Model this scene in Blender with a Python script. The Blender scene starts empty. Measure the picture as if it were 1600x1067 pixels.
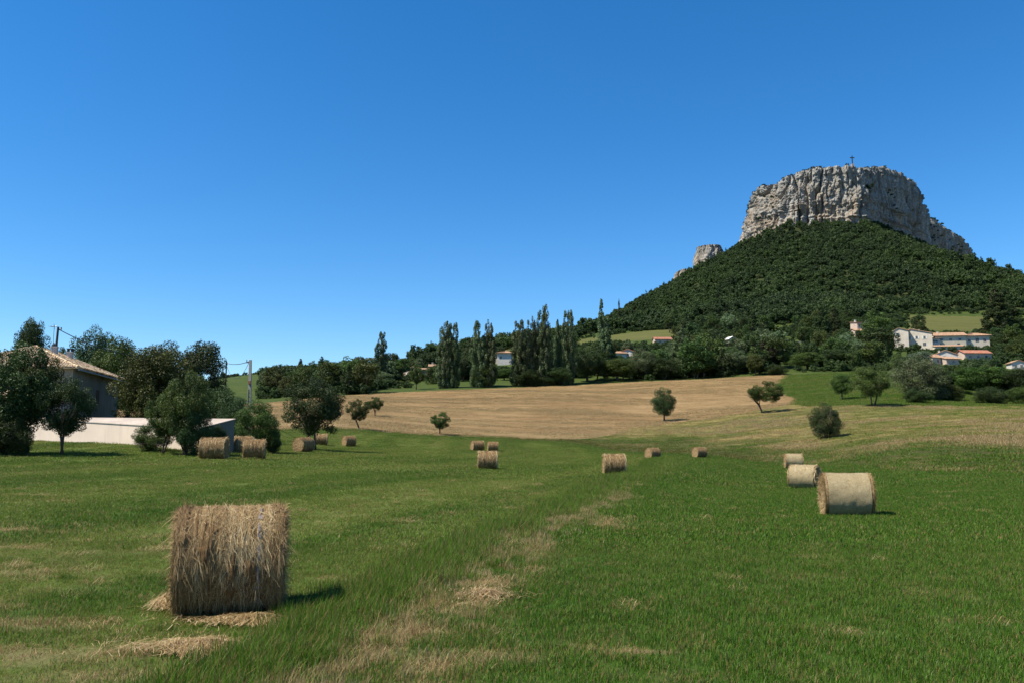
import bpy, math, random
import numpy as np
from mathutils import Vector, Matrix

R = math.radians
C = bpy.context.scene.collection
scene = bpy.context.scene
rng = np.random.default_rng(7)
random.seed(7)

# ------------------------------------------------------------------ camera, sky, sun, exposure
PITCH = math.atan((690 - 533.5) / 1280.0)
EYE = 2.0
cam = bpy.data.objects.new('camera', bpy.data.cameras.new('camera'))
C.objects.link(cam)
cam.location = (0, 0, EYE)
cam.rotation_euler = (R(90) + PITCH, 0, 0)
cam.data.sensor_width = 36.0
cam.data.lens = 28.8
cam.data.clip_start = 0.1
cam.data.clip_end = 20000
scene.camera = cam

SUN_EL = 54.0
SUN_AZ = (-0.955, -0.30)                 # horizontal direction towards the sun (left, a little behind the camera)
w = bpy.data.worlds.new("World")
scene.world = w
w.use_nodes = True
nt = w.node_tree
nt.nodes.clear()
sky = nt.nodes.new('ShaderNodeTexSky')
sky.sky_type = 'NISHITA'
sky.sun_disc = False
sky.sun_elevation = R(SUN_EL)
sky.sun_rotation = math.atan2(SUN_AZ[0], SUN_AZ[1])
sky.altitude = 300
sky.air_density = 1.0
sky.dust_density = 0.0
sky.ozone_density = 6.0
bg = nt.nodes.new('ShaderNodeBackground')
bg.inputs['Strength'].default_value = 0.084
wo = nt.nodes.new('ShaderNodeOutputWorld')
hs = nt.nodes.new('ShaderNodeHueSaturation')
hs.inputs['Saturation'].default_value = 1.27
hs.inputs['Value'].default_value = 1.13
nt.links.new(sky.outputs[0], hs.inputs['Color'])
nt.links.new(hs.outputs[0], bg.inputs[0])
nt.links.new(bg.outputs[0], wo.inputs[0])

sd = bpy.data.lights.new('sun', 'SUN')
sd.energy = 5.0
sd.angle = R(0.53)
sd.color = (1.0, 0.92, 0.77)
sun = bpy.data.objects.new('sun', sd)
C.objects.link(sun)
_n = math.hypot(*SUN_AZ)
tosun = Vector((SUN_AZ[0] / _n * math.cos(R(SUN_EL)), SUN_AZ[1] / _n * math.cos(R(SUN_EL)), math.sin(R(SUN_EL))))
sun.rotation_euler = tosun.to_track_quat('Z', 'Y').to_euler()
sun.location = (-60, -20, 120)
scene.view_settings.view_transform = 'Standard'
scene.view_settings.look = 'None'
scene.view_settings.exposure = 0.86
scene.view_settings.gamma = 1.0

# ------------------------------------------------------------------ maths helpers
cp, sp = math.cos(PITCH), math.sin(PITCH)

def at(px, py, Y):
    """world point on the line of sight through a photo pixel at depth Y"""
    a = (px - 800) / 1280.0
    b = (533.5 - py) / 1280.0
    dy = cp - b * sp
    dz = sp + b * cp
    t = Y / dy
    return Vector((a * t, Y, EYE + dz * t))

def proj(x, y, z):
    zz = z - EYE
    f = y * cp + zz * sp
    u = -y * sp + zz * cp
    return 800 + 1280 * x / f, 533.5 - 1280 * u / f

def _hash(ix, iy, iz, seed):
    h = (ix.astype(np.int64) * 374761393 + iy.astype(np.int64) * 668265263 + iz.astype(np.int64) * 2147483647 + seed * 974634777) & 0xffffffff
    h = ((h ^ (h >> 13)) * 1274126177) & 0xffffffff
    h = (h ^ (h >> 16)) & 0xffffffff
    return h / 4294967295.0

def vnoise(x, y, z=None, seed=0):
    """value noise in -1..1"""
    x = np.asarray(x, float); y = np.asarray(y, float)
    z = np.zeros_like(x) if z is None else np.asarray(z, float) + np.zeros_like(x)
    xi, yi, zi = np.floor(x), np.floor(y), np.floor(z)
    fx, fy, fz = x - xi, y - yi, z - zi
    fx = fx * fx * (3 - 2 * fx); fy = fy * fy * (3 - 2 * fy); fz = fz * fz * (3 - 2 * fz)
    r = 0
    for dx in (0, 1):
        for dy in (0, 1):
            for dz in (0, 1):
                wgt = (fx if dx else 1 - fx) * (fy if dy else 1 - fy) * (fz if dz else 1 - fz)
                r = r + wgt * _hash(xi + dx, yi + dy, zi + dz, seed)
    return r * 2 - 1

def fbm(x, y, z=None, oct=4, seed=0):
    r = 0; a = 1.0; s = 0; f = 1.0
    for k in range(oct):
        r = r + a * vnoise(np.asarray(x) * f, np.asarray(y) * f, None if z is None else np.asarray(z) * f, seed + k * 17)
        s += a; a *= 0.5; f *= 2.03
    return r / s

def sstep(a, b, x):
    t = np.clip((np.asarray(x, float) - a) / (b - a), 0, 1)
    return t * t * (3 - 2 * t)

# ------------------------------------------------------------------ terrain heights
# columns (photo x) -> list of (depth, photo y) or (depth, ('z', height))
Z = lambda v: ('z', v)
COLS = {
 -500: [(0, Z(0)), (15, Z(.2)), (50, Z(1.4)), (80, Z(3.0)), (120, Z(4.5)), (220, Z(10)), (420, Z(28)), (600, Z(30)), (1200, Z(30))],
 0:    [(0, Z(0)), (15, Z(.1)), (50, Z(1.25)), (62, Z(1.9)), (80, Z(2.6)), (120, Z(4.5)), (220, Z(11)), (420, Z(30)), (600, Z(30)), (1200, Z(30))],
 200:  [(0, Z(0)), (15, Z(.05)), (40, Z(.7)), (52, Z(1.2)), (62, Z(1.9)), (80, Z(2.3)), (120, Z(4.2)), (220, Z(11)), (420, Z(32)), (600, Z(32)), (1200, Z(30))],
 400:  [(0, Z(0)), (15, Z(0)), (40, Z(.55)), (52, Z(.95)), (65, Z(1.15)), (80, Z(1.7)), (110, Z(3.6)), (160, 652), (230, 632), (300, 617), (420, 590), (480, 584), (600, Z(45)), (1200, Z(40))],
 500:  [(0, Z(0)), (15, Z(0)), (40, Z(.45)), (70, Z(1.0)), (95, Z(1.6)), (114, 671), (170, 643), (250, 620), (330, 604), (430, 584), (500, 580), (600, Z(48)), (1200, Z(42))],
 620:  [(0, Z(0)), (15, Z(0)), (40, Z(.3)), (70, Z(.7)), (95, Z(1.1)), (122, 677), (180, 643), (270, 612), (340, 600), (430, 582), (520, 572), (620, Z(60)), (1200, Z(60))],
 760:  [(0, Z(0)), (15, Z(0)), (40, Z(.05)), (60, Z(.1)), (90, Z(.45)), (108, Z(.9)), (130, 684), (190, 645), (285, 605), (350, 588), (450, 564), (550, 552), (650, Z(72)), (1200, Z(80))],
 900:  [(0, Z(0)), (15, Z(0)), (40, Z(0)), (60, Z(.0)), (90, Z(.2)), (125, 692), (190, 645), (292, 600), (380, 572), (450, 552), (560, 536), (680, 530), (1200, Z(85))],
 1000: [(0, Z(0)), (15, Z(0)), (40, Z(0)), (60, Z(-.05)), (84, Z(.15)), (105, Z(.3)), (135, 686), (190, 648), (300, 595), (380, 567), (460, 540), (540, 524), (620, 515), (800, Z(115)), (1200, Z(100))],
 1200: [(0, Z(0)), (15, Z(0)), (30, Z(-.3)), (48, Z(-.55)), (77, Z(-.45)), (92, Z(.0)), (110, 694), (160, 650), (215, 622), (300, 588), (400, 556), (500, 527), (600, 505), (700, Z(115)), (1200, Z(100))],
 1400: [(0, Z(0)), (15, Z(0)), (24, Z(-.15)), (40, Z(-.35)), (58, Z(-.25)), (75, 703), (105, 672), (150, 641), (200, 612), (270, 586), (350, 566), (430, 542), (510, 514), (560, 501), (620, 492), (800, Z(130)), (1200, Z(100))],
 1600: [(0, Z(0)), (15, Z(0)), (24, Z(-.1)), (40, Z(-.25)), (52, Z(-.15)), (70, 695), (100, 665), (140, 640), (200, 622), (270, 590), (350, 570), (430, 548), (510, 520), (560, 507), (620, 495), (800, Z(130)), (1200, Z(100))],
 2200: [(0, Z(0)), (15, Z(0)), (52, Z(0)), (70, Z(1.5)), (140, Z(6)), (270, Z(20)), (430, Z(45)), (620, Z(90)), (800, Z(120)), (1200, Z(100))],
}
_ny, _ns = 900, 360
_ls0, _ls1 = math.log(5), math.log(1300)
_ly = np.linspace(_ls0, _ls1, _ny)
_s_lo, _s_hi = -1.1, 1.15
_sg = np.linspace(_s_lo, _s_hi, _ns)

def _pchip(xk, yk, xq):
    xk = np.array(xk, float); yk = np.array(yk, float)
    h = np.diff(xk); d = np.diff(yk) / h
    m = np.zeros_like(yk); m[0] = d[0]; m[-1] = d[-1]
    for i in range(1, len(xk) - 1):
        if d[i - 1] * d[i] > 0:
            w1, w2 = 2 * h[i] + h[i - 1], h[i] + 2 * h[i - 1]
            m[i] = (w1 + w2) / (w1 / d[i - 1] + w2 / d[i])
    xq = np.clip(xq, xk[0], xk[-1])
    i = np.clip(np.searchsorted(xk, xq) - 1, 0, len(h) - 1)
    t = (xq - xk[i]) / h[i]
    return ((2*t**3 - 3*t**2 + 1) * yk[i] + (t**3 - 2*t**2 + t) * h[i] * m[i] + (-2*t**3 + 3*t**2) * yk[i+1] + (t**3 - t**2) * h[i] * m[i+1])

def _blur(a, k, axis):
    if k < 1: return a
    ker = np.hanning(2 * k + 3)[1:-1]; ker /= ker.sum()
    pad = [(0, 0), (0, 0)]; pad[axis] = (k, k)
    ap = np.pad(a, pad, mode='edge')
    return np.apply_along_axis(lambda v: np.convolve(v, ker, mode='valid'), axis, ap)

_keys = sorted(COLS)
_tab = []
for k in _keys:
    ys = []; zs = []
    for (Y, v) in COLS[k]:
        ys.append(Y); zs.append(v[1] if isinstance(v, tuple) else at(k, v, Y).z)
    _tab.append(_pchip(ys, zs, np.exp(_ly)))
_tab = np.array(_tab)
_sk = np.array([(k - 800) / 1280.0 for k in _keys])
_ras = np.zeros((_ns, _ny))
for j in range(_ny):
    _ras[:, j] = _pchip(_sk, _tab[:, j], _sg)
_ras = _blur(_ras, 10, 0)
_ras = _blur(_ras, 10, 1)

def base_h(x, y):
    x = np.asarray(x, float); y = np.asarray(y, float)
    yy = np.clip(y, 5.0, 1299)
    s = np.clip(x / np.maximum(yy, 12), _s_lo, _s_hi)
    fi = (s - _s_lo) / (_s_hi - _s_lo) * (_ns - 1)
    fj = (np.log(yy) - _ls0) / (_ls1 - _ls0) * (_ny - 1)
    i = np.clip(fi.astype(int), 0, _ns - 2); j = np.clip(fj.astype(int), 0, _ny - 2)
    u = fi - i; v = fj - j
    return ((1-u)*(1-v)*_ras[i, j] + u*(1-v)*_ras[i+1, j] + (1-u)*v*_ras[i, j+1] + u*v*_ras[i+1, j+1])

# plan curve of the mesa cliff: (photo x, depth, photo y of the top, photo y of the foot)
CLIFF = [(1172, 1200, 352, 374), (1166, 1160, 348, 375), (1168, 1130, 338, 375), (1174, 1108, 318, 374), (1179, 1092, 304, 371), (1188, 1074, 297, 366), (1203, 1056, 289, 357),
         (1222, 1038, 284, 352), (1236, 1030, 275, 351), (1250, 1026, 268, 350), (1272, 1016, 263, 349), (1300, 1010, 261, 349), (1325, 1004, 261, 348), (1345, 1000, 261, 347),
         (1358, 1012, 262, 347), (1376, 1056, 262, 351), (1394, 1090, 264, 355), (1404, 1100, 270, 357), (1420, 1118, 280, 362),
         (1434, 1142, 284, 368), (1443, 1150, 303, 373), (1449, 1165, 328, 378), (1463, 1195, 343, 384), (1480, 1222, 356, 391), (1498, 1250, 370, 398), (1514, 1280, 382, 404), (1521, 1300, 392, 408)]
CLIFF = [(p, Y, yt, yb + (5 if p < 1380 else (5 + 9 * min(1, (p - 1380) / 50)))) for p, Y, yt, yb in CLIFF]
_cf = np.array([[*at(p, yb, Y)] for p, Y, yt, yb in CLIFF])
_ct = np.array([[*at(p, yt, Y)] for p, Y, yt, yb in CLIFF])
_bd = np.array([max(20, 190 - 8 * abs(i - 9)) for i in range(len(CLIFF))], float)
_poly_front = _cf[:, :2]
_poly_back = _poly_front + np.stack([_bd * 0.25, _bd], 1)
_back_z = _cf[:, 2]
_seg = []
_all = np.vstack([_poly_front, _poly_back[::-1]])
_allz = np.concatenate([_cf[:, 2], _back_z[::-1]])

def _inpoly(x, y, P):
    inside = np.zeros(np.shape(x), bool)
    n = len(P); j = n - 1
    for i in range(n):
        xi, yi = P[i][0], P[i][1]; xj, yj = P[j][0], P[j][1]
        if yi != yj:
            c = ((yi > y) != (yj > y)) & (x < (xj - xi) * (y - yi) / (yj - yi) + xi)
            inside ^= c
        j = i
    return inside

SLOPE = 0.475
def hill_h(x, y):
    best = np.full(np.shape(x), 1e9); wsum = 0; zsum = 0; dsum = 0
    n = len(_all)
    for i in range(n):
        a = _all[i]; b = _all[(i + 1) % n]
        d = b - a; L2 = float(d @ d) + 1e-9
        t = np.clip(((x - a[0]) * d[0] + (y - a[1]) * d[1]) / L2, 0, 1)
        dist = np.hypot(x - a[0] - t * d[0], y - a[1] - t * d[1])
        z = _allz[i] * (1 - t) + _allz[(i + 1) % n] * t
        wgt = 1.0 / (dist + 3.0) ** 3
        wsum = wsum + wgt; zsum = zsum + wgt * z; dsum = dsum + wgt * (x - a[0] - t * d[0]) / (dist + 1e-6)
        best = np.minimum(best, dist)
    z0 = zsum / wsum
    best = np.where(_inpoly(x, y, _all), 0, best)
    dirx = dsum / wsum
    return z0 - (SLOPE + .30 * sstep(.0, .50, dirx) + .09 * sstep(-.3, -.85, dirx)) * best

def height(x, y):
    x = np.asarray(x, float); y = np.asarray(y, float)
    b = base_h(x, y)
    far = y > 420
    if np.any(far):
        h = np.full(x.shape, -1e3)
        if x.shape:
            h[far] = hill_h(x[far], y[far])
        else:
            h = hill_h(x, y)
        k = 7.0
        m = np.maximum(b, h)
        b = m + k * np.log(np.exp(np.clip((b - m) / k, -50, 0)) + np.exp(np.clip((h - m) / k, -50, 0)))
        b = b + fbm(x / 60, y / 60, oct=3, seed=4) * 5.0 * sstep(560, 720, y)
    b = b + vnoise(x / 35, y / 35, seed=3) * 0.8 * sstep(140, 300, y) + vnoise(x / 4.5, y / 6.5, seed=9) * 0.035 * sstep(4, 14, y)
    return b

def h1(x, y):
    return float(height(np.array([x], float), np.array([y], float))[0])

def hit(px, py, y0=5.0, y1=1290.0):
    """first place where the line of sight through a photo pixel meets the ground"""
    Y = np.exp(np.linspace(math.log(y0), math.log(y1), 1600))
    a = (px - 800) / 1280.0; b = (533.5 - py) / 1280.0
    dy = cp - b * sp; dz = sp + b * cp
    t = Y / dy
    x = a * t; z = EYE + dz * t
    g = height(x, Y)
    k = np.nonzero(z <= g)[0]
    if len(k) == 0: return None
    k = k[0]
    return Vector((float(x[k]), float(Y[k]), float(g[k])))

# ------------------------------------------------------------------ object helpers
def tag(o, label=None, cat=None, group=None, kind=None):
    if label: o['label'] = label
    if cat: o['category'] = cat
    if group: o['group'] = group
    if kind: o['kind'] = kind
    return o

def empty(name, loc, rz=0.0):
    o = bpy.data.objects.new(name, None)
    C.objects.link(o); o.location = loc; o.rotation_euler = (0, 0, rz)
    o.empty_display_size = 0.3
    return o

def mesh_np(name, verts, faces, smooth=False, nper=None):
    """verts (n,3); faces (m,k) array, or list of arrays"""
    me = bpy.data.meshes.new(name)
    verts = np.ascontiguousarray(verts, dtype=np.float32)
    if isinstance(faces, np.ndarray):
        faces = [faces]
    faces = [f for f in faces if len(f)]
    loops = np.concatenate([f.ravel() for f in faces]).astype(np.int32)
    sizes = np.concatenate([np.full(len(f), f.shape[1]) for f in faces]).astype(np.int32)
    starts = np.concatenate([[0], np.cumsum(sizes)[:-1]]).astype(np.int32)
    me.vertices.add(len(verts)); me.vertices.foreach_set('co', verts.ravel())
    me.loops.add(len(loops)); me.loops.foreach_set('vertex_index', loops)
    me.polygons.add(len(sizes)); me.polygons.foreach_set('loop_start', starts)
    try: me.polygons.foreach_set('loop_total', sizes)
    except Exception: pass
    me.polygons.foreach_set('use_smooth', np.full(len(sizes), smooth, dtype=bool))
    me.update(calc_edges=True)
    return me

def fattr(me, name, vals, domain='POINT'):
    a = me.attributes.new(name, 'FLOAT', domain)
    a.data.foreach_set('value', np.ascontiguousarray(vals, dtype=np.float32))

def obj(name, me, m=None, parent=None, loc=None):
    o = bpy.data.objects.new(name, me)
    C.objects.link(o)
    if m is not None:
        if len(me.materials) == 0: me.materials.append(m)
        else: me.materials[0] = m
    if parent is not None: o.parent = parent
    if loc is not None: o.location = loc
    return o

def copy_tree(o, parent=None):
    c = o.copy(); C.objects.link(c)
    if parent is not None: c.parent = parent
    for ch in [k for k in o.children]:
        copy_tree(ch, c)
    return c

class MB:
    """collects boxes, prisms and tubes into one mesh"""
    def __init__(s): s.v = []; s.f = []
    def add(s, vs, fs):
        n = len(s.v); s.v += [tuple(v) for v in vs]; s.f += [tuple(n + i for i in f) for f in fs]
    def box(s, x0, x1, y0, y1, z0, z1, M=None):
        vs = [(x, y, z) for z in (z0, z1) for y in (y0, y1) for x in (x0, x1)]
        if M is not None: vs = [M @ Vector(v) for v in vs]
        s.add(vs, [(0, 2, 3, 1), (4, 5, 7, 6), (0, 1, 5, 4), (1, 3, 7, 5), (3, 2, 6, 7), (2, 0, 4, 6)])
    def tube(s, pts, rads, n=8, cap=True):
        pts = [Vector(p) for p in pts]
        if not hasattr(rads, '__len__'): rads = [rads] * len(pts)
        base = len(s.v); prev = None
        for i, p in enumerate(pts):
            d = (pts[min(i + 1, len(pts) - 1)] - pts[max(i - 1, 0)])
            d = d.normalized() if d.length > 1e-9 else Vector((0, 0, 1))
            if prev is None:
                a = d.cross(Vector((0, 0, 1)))
                if a.length < 1e-3: a = d.cross(Vector((1, 0, 0)))
            else:
                a = prev - d * prev.dot(d)
            a.normalize(); prev = a; b = d.cross(a)
            for k in range(n):
                t = 2 * math.pi * k / n
                s.v.append(tuple(p + (a * math.cos(t) + b * math.sin(t)) * rads[i]))
        for i in range(len(pts) - 1):
            for k in range(n):
                q = base + i * n
                s.f.append((q + k, q + (k + 1) % n, q + n + (k + 1) % n, q + n + k))
        if cap:
            s.f.append(tuple(base + k for k in range(n - 1, -1, -1)))
            q = base + (len(pts) - 1) * n
            s.f.append(tuple(q + k for k in range(n)))
    def mesh(s, name, smooth=False):
        me = bpy.data.meshes.new(name)
        me.from_pydata(s.v, [], s.f)
        if smooth: me.polygons.foreach_set('use_smooth', [True] * len(me.polygons))
        me.update()
        return me
    def build(s, name, m, parent=None, smooth=False):
        return obj(name, s.mesh(name, smooth), m, parent)

# ------------------------------------------------------------------ materials
ALBEDO = 0.78      # all base colours are tuned together
class NT:
    def __init__(s, name):
        s.m = bpy.data.materials.new(name); s.m.use_nodes = True
        s.t = s.m.node_tree; s.t.nodes.clear()
        s.out = s.n('OutputMaterial')
    def n(s, typ, **kw):
        nd = s.t.nodes.new('ShaderNode' + typ)
        for k, v in kw.items(): setattr(nd, k, v)
        return nd
    def l(s, a, b): s.t.links.new(a, b)
    def val(s, sock, v):
        if hasattr(v, 'is_output'): s.l(v, sock)
        elif isinstance(v, (tuple, list)) and len(v) == 3 and sock.type == 'RGBA': sock.default_value = (*v, 1)
        else: sock.default_value = v
    def pos(s): return s.n('NewGeometry').outputs['Position']
    def oco(s): return s.n('TexCoord').outputs['Object']
    def mapping(s, vec, scale=(1, 1, 1), rot=(0, 0, 0)):
        m = s.n('Mapping'); s.l(vec, m.inputs['Vector']); m.inputs['Scale'].default_value = scale; m.inputs['Rotation'].default_value = rot
        return m.outputs[0]
    def noise(s, vec, scale=1, detail=4, rough=.55, dist=0):
        n = s.n('TexNoise'); s.l(vec, n.inputs['Vector'])
        n.inputs['Scale'].default_value = scale; n.inputs['Detail'].default_value = detail; n.inputs['Roughness'].default_value = rough; n.inputs['Distortion'].default_value = dist
        return n.outputs['Fac']
    def ramp(s, fac, stops):
        r = s.n('ValToRGB'); s.l(fac, r.inputs[0]); e = r.color_ramp.elements
        while len(e) < len(stops): e.new(0.5)
        for el, (p, c) in zip(e, stops):
            el.position = p; el.color = (*c, 1) if len(c) == 3 else c
        return r.outputs[0]
    def g(s, fac, a, b): 
        r = s.n('MapRange'); s.l(fac, r.inputs[0]); r.inputs[1].default_value = a; r.inputs[2].default_value = b
        return r.outputs[0]
    def mix(s, fac, a, b, mode='MIX'):
        m = s.n('Mix', data_type='RGBA', blend_type=mode)
        s.val(m.inputs[0], fac); s.val(m.inputs[6], a); s.val(m.inputs[7], b)
        return m.outputs[2]
    def math(s, op, a, b=0.0, clamp=False):
        m = s.n('Math', operation=op, use_clamp=clamp); s.val(m.inputs[0], a); s.val(m.inputs[1], b)
        return m.outputs[0]
    def attr(s, name, typ='GEOMETRY', out='Fac'):
        a = s.n('Attribute', attribute_name=name, attribute_type=typ); return a.outputs[out]
    def bump(s, h, strength=.5, dist=.1):
        b = s.n('Bump'); s.l(h, b.inputs['Height']); b.inputs['Strength'].default_value = strength; b.inputs['Distance'].default_value = dist
        return b.outputs[0]
    def finish(s, col, rough=.9, normal=None, spec=.2, transl=0.0, tcol=None, metal=0):
        p = s.n('BsdfPrincipled')
        if hasattr(col, 'is_output'): col = s.mix(1.0, col, (ALBEDO, ALBEDO, ALBEDO), 'MULTIPLY')
        s.val(p.inputs['Base Color'], col); s.val(p.inputs['Roughness'], rough)
        p.inputs['Specular IOR Level'].default_value = spec; p.inputs['Metallic'].default_value = metal
        if normal is not None: s.l(normal, p.inputs['Normal'])
        o = p.outputs[0]
        if transl > 0:
            t = s.n('BsdfTranslucent'); s.val(t.inputs[0], col if tcol is None else tcol)
            mx = s.n('MixShader'); mx.inputs[0].default_value = transl
            s.l(o, mx.inputs[1]); s.l(t.outputs[0], mx.inputs[2]); o = mx.outputs[0]
        s.l(o, s.out.inputs[0])
        return s.m

def leaf_mat(name, dark, mid, light, transl=.25, big=0.03):
    t = NT(name)
    v = t.attr('tint')
    r = t.n('ObjectInfo').outputs['Random']
    c = t.ramp(v, [(0.0, dark), (0.5, mid), (1.0, light)])
    hsv = t.n('HueSaturation'); t.l(c, hsv.inputs['Color'])
    t.l(t.math('ADD', t.math('MULTIPLY', r, 0.05), 0.475), hsv.inputs['Hue'])
    t.l(t.math('ADD', t.math('MULTIPLY', r, 0.65), 0.88), hsv.inputs['Value'])
    return t.finish(hsv.outputs[0], rough=.55, spec=.25, transl=transl)

M = {}
M['leaf'] = leaf_mat('leaf_green', (.026, .046, .008), (.052, .086, .014), (.095, .140, .027))
M['leaf_dark'] = leaf_mat('leaf_dark_green', (.018, .035, .010), (.034, .060, .015), (.062, .098, .025), .22)
M['leaf_olive'] = leaf_mat('leaf_olive', (.040, .055, .012), (.065, .090, .018), (.10, .125, .03))
M['leaf_poplar'] = leaf_mat('leaf_poplar', (.046, .074, .026), (.095, .138, .055), (.19, .24, .13), .25)
M['leaf_forest'] = leaf_mat('leaf_forest', (.026, .052, .012), (.050, .086, .018), (.088, .134, .030), .3)
M['leaf_purple'] = leaf_mat('leaf_purple', (.018, .010, .010), (.030, .016, .016), (.045, .024, .022), .15)
M['leaf_silver'] = leaf_mat('leaf_silver', (.07, .10, .06), (.11, .15, .09), (.17, .21, .14), .2)

t = NT('leaf_forest_mixed')
v_ = t.attr('tint'); f_ = t.attr('sort', 'INSTANCER')
c = t.mix(t.g(f_, 0, 1), t.ramp(v_, [(0, (.024, .046, .020)), (.5, (.042, .074, .027)), (1, (.072, .112, .040))]), t.ramp(v_, [(0, (.040, .080, .020)), (.5, (.068, .120, .030)), (1, (.108, .165, .046))]))
M['forest_mixed'] = t.finish(c, .55, None, .2, .28)
t = NT('bark'); p_ = t.oco()
n_ = t.noise(t.mapping(p_, (6, 6, 1.2)), 3, 6, .7)
M['bark'] = t.finish(t.ramp(n_, [(.3, (.035, .026, .02)), (.7, (.13, .105, .08))]), .95, t.bump(n_, .6, .05))

def plain(name, col, rough=.8, var=.12, scale=3, metal=0, spec=.3, bump=0):
    t = NT(name); n = t.noise(t.oco(), scale, 6, .65)
    c = t.mix(n, tuple(c * (1 - var) for c in col), tuple(min(1, c * (1 + var)) for c in col))
    return t.finish(c, rough, t.bump(n, bump, .02) if bump else None, spec, metal=metal)

M['concrete'] = plain('pole_concrete', (.38, .36, .32), .9, .2)
M['wood_dark'] = plain('pole_wood', (.07, .055, .045), .9, .3)
M['metal'] = plain('metal_grey', (.22, .23, .24), .45, .15, metal=.6)
M['cable'] = plain('cable_black', (.03, .03, .035), .6)
M['iron_dark'] = plain('iron_dark', (.045, .04, .04), .7)
M['shutter'] = plain('shutter_white', (.78, .78, .75), .6, .05)
M['shutter_blue'] = plain('shutter_blue_grey', (.38, .44, .47), .6, .08)
M['pane'] = plain('window_glass', (.02, .024, .03), .12, .1, spec=.6)
M['frame'] = plain('window_frame', (.5, .47, .42), .7, .1)
M['door'] = plain('door_dark', (.07, .045, .03), .7, .2)

def render_mat(name, col, stain=.25):
    t = NT(name); p = t.oco()
    n = t.noise(p, .35, 7, .65); n2 = t.noise(t.mapping(p, (3, 3, .4)), .9, 6, .7)
    c = t.mix(t.g(n, .35, .7), tuple(x * (1 - stain) for x in col), col)
    c = t.mix(t.g(n2, .52, .75), c, tuple(x * (1 - stain * 1.6) for x in col))
    return t.finish(c, .95, t.bump(t.noise(p, 9, 6, .7), .25, .03), .1)
M['wall_cream'] = render_mat('render_cream', (.74, .66, .55))
M['wall_pink'] = render_mat('render_pinkish', (.66, .52, .43))
M['wall_white'] = render_mat('render_white', (.74, .70, .64))
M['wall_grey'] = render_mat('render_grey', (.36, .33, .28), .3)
M['wall_yellow'] = render_mat('render_yellow', (.74, .66, .52))
M['whitewash'] = render_mat('whitewash', (.84, .70, .58), .14)

def tile_mat(name, a, b, c3):
    t = NT(name); p = t.oco()
    v = t.n('TexVoronoi'); t.l(t.mapping(p, (3.6, 2.6, 3)), v.inputs['Vector']); v.inputs['Scale'].default_value = 1.0
    sep = t.n('SeparateColor'); t.l(v.outputs['Color'], sep.inputs[0])
    c = t.ramp(sep.outputs[0], [(0, a), (.5, b), (1, c3)])
    n = t.noise(p, 1.1, 6, .7)
    c = t.mix(t.g(n, .45, .75), c, (.30, .27, .21))
    return t.finish(c, .9, t.bump(t.noise(p, 6, 5, .7), .4, .04), .15)
M['tile'] = tile_mat('clay_tile', (.26, .12, .07), (.40, .22, .13), (.48, .33, .22))
M['tile_old'] = tile_mat('clay_tile_weathered', (.28, .18, .10), (.58, .42, .27), (.74, .60, .42))
M['tile_red'] = tile_mat('clay_tile_red', (.26, .075, .05), (.36, .12, .075), (.40, .17, .11))

# ------------------------------------------------------------------ zones of the ground
def P2(px, py=None, Y=None):
    if Y is None:
        v = hit(px, py); return (v.x, v.y)
    return ((px - 800) / 1280.0 * Y, Y)

# far edge of the mown hay field, photo x -> depth
EDGE = [(-900, 100), (0, 100), (300, 104), (440, 110), (560, 118), (650, 123), (760, 130), (880, 127), (960, 112), (1050, 108), (1130, 96), (1200, 84), (1290, 72), (1400, 61), (1500, 57), (1600, 54), (2400, 50)]
_ex = np.array([(p - 800) / 1280.0 for p, _ in EDGE]); _ey = np.array([y for _, y in EDGE], float)
def edge_y(s): return np.interp(s, _ex, _ey)

STUB = [P2(-300, Y=101), P2(300, Y=105), P2(440, Y=112), P2(560, Y=120), P2(650, Y=125), P2(760, Y=132), P2(850, Y=132), P2(900, Y=133), P2(950, Y=142), P2(985, Y=158), P2(1040, Y=166), P2(1100, Y=170), P2(1180, Y=178), P2(1238, Y=186),
        P2(1245, Y=205), P2(1222, Y=232), P2(1212, Y=262), P2(1226, Y=287), P2(1236, Y=300), P2(1150, Y=306), P2(1000, Y=301), P2(900, Y=292), P2(800, Y=287), P2(700, Y=280), P2(620, Y=272), P2(520, Y=256), P2(400, Y=232), P2(200, Y=220), P2(-300, Y=210)]
MEAD = [P2(1238, Y=186), P2(1245, Y=205), P2(1222, Y=232), P2(1212, Y=262), P2(1228, Y=300), P2(1330, Y=296), P2(1400, Y=262), P2(1470, Y=225), P2(1700, Y=200), P2(1750, Y=160), P2(1600, Y=158), P2(1450, Y=160), P2(1330, Y=168), P2(1270, Y=174)]

# the strip of long grass that runs away between the two halves of the field
LINE = np.array([(-2.2, 5.0), (-1.7, 8.0), (-1.25, 11.0), (-.55, 14.5), (.7, 19.5), (2.6, 27), (5.2, 38), (8.5, 52), (13.5, 72), (19, 95)], float)
def line_d(x, y):
    """signed distance across the strip (right positive)"""
    lx = np.interp(y, LINE[:, 1], LINE[:, 0])
    return (x - lx) * 0.97

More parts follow.
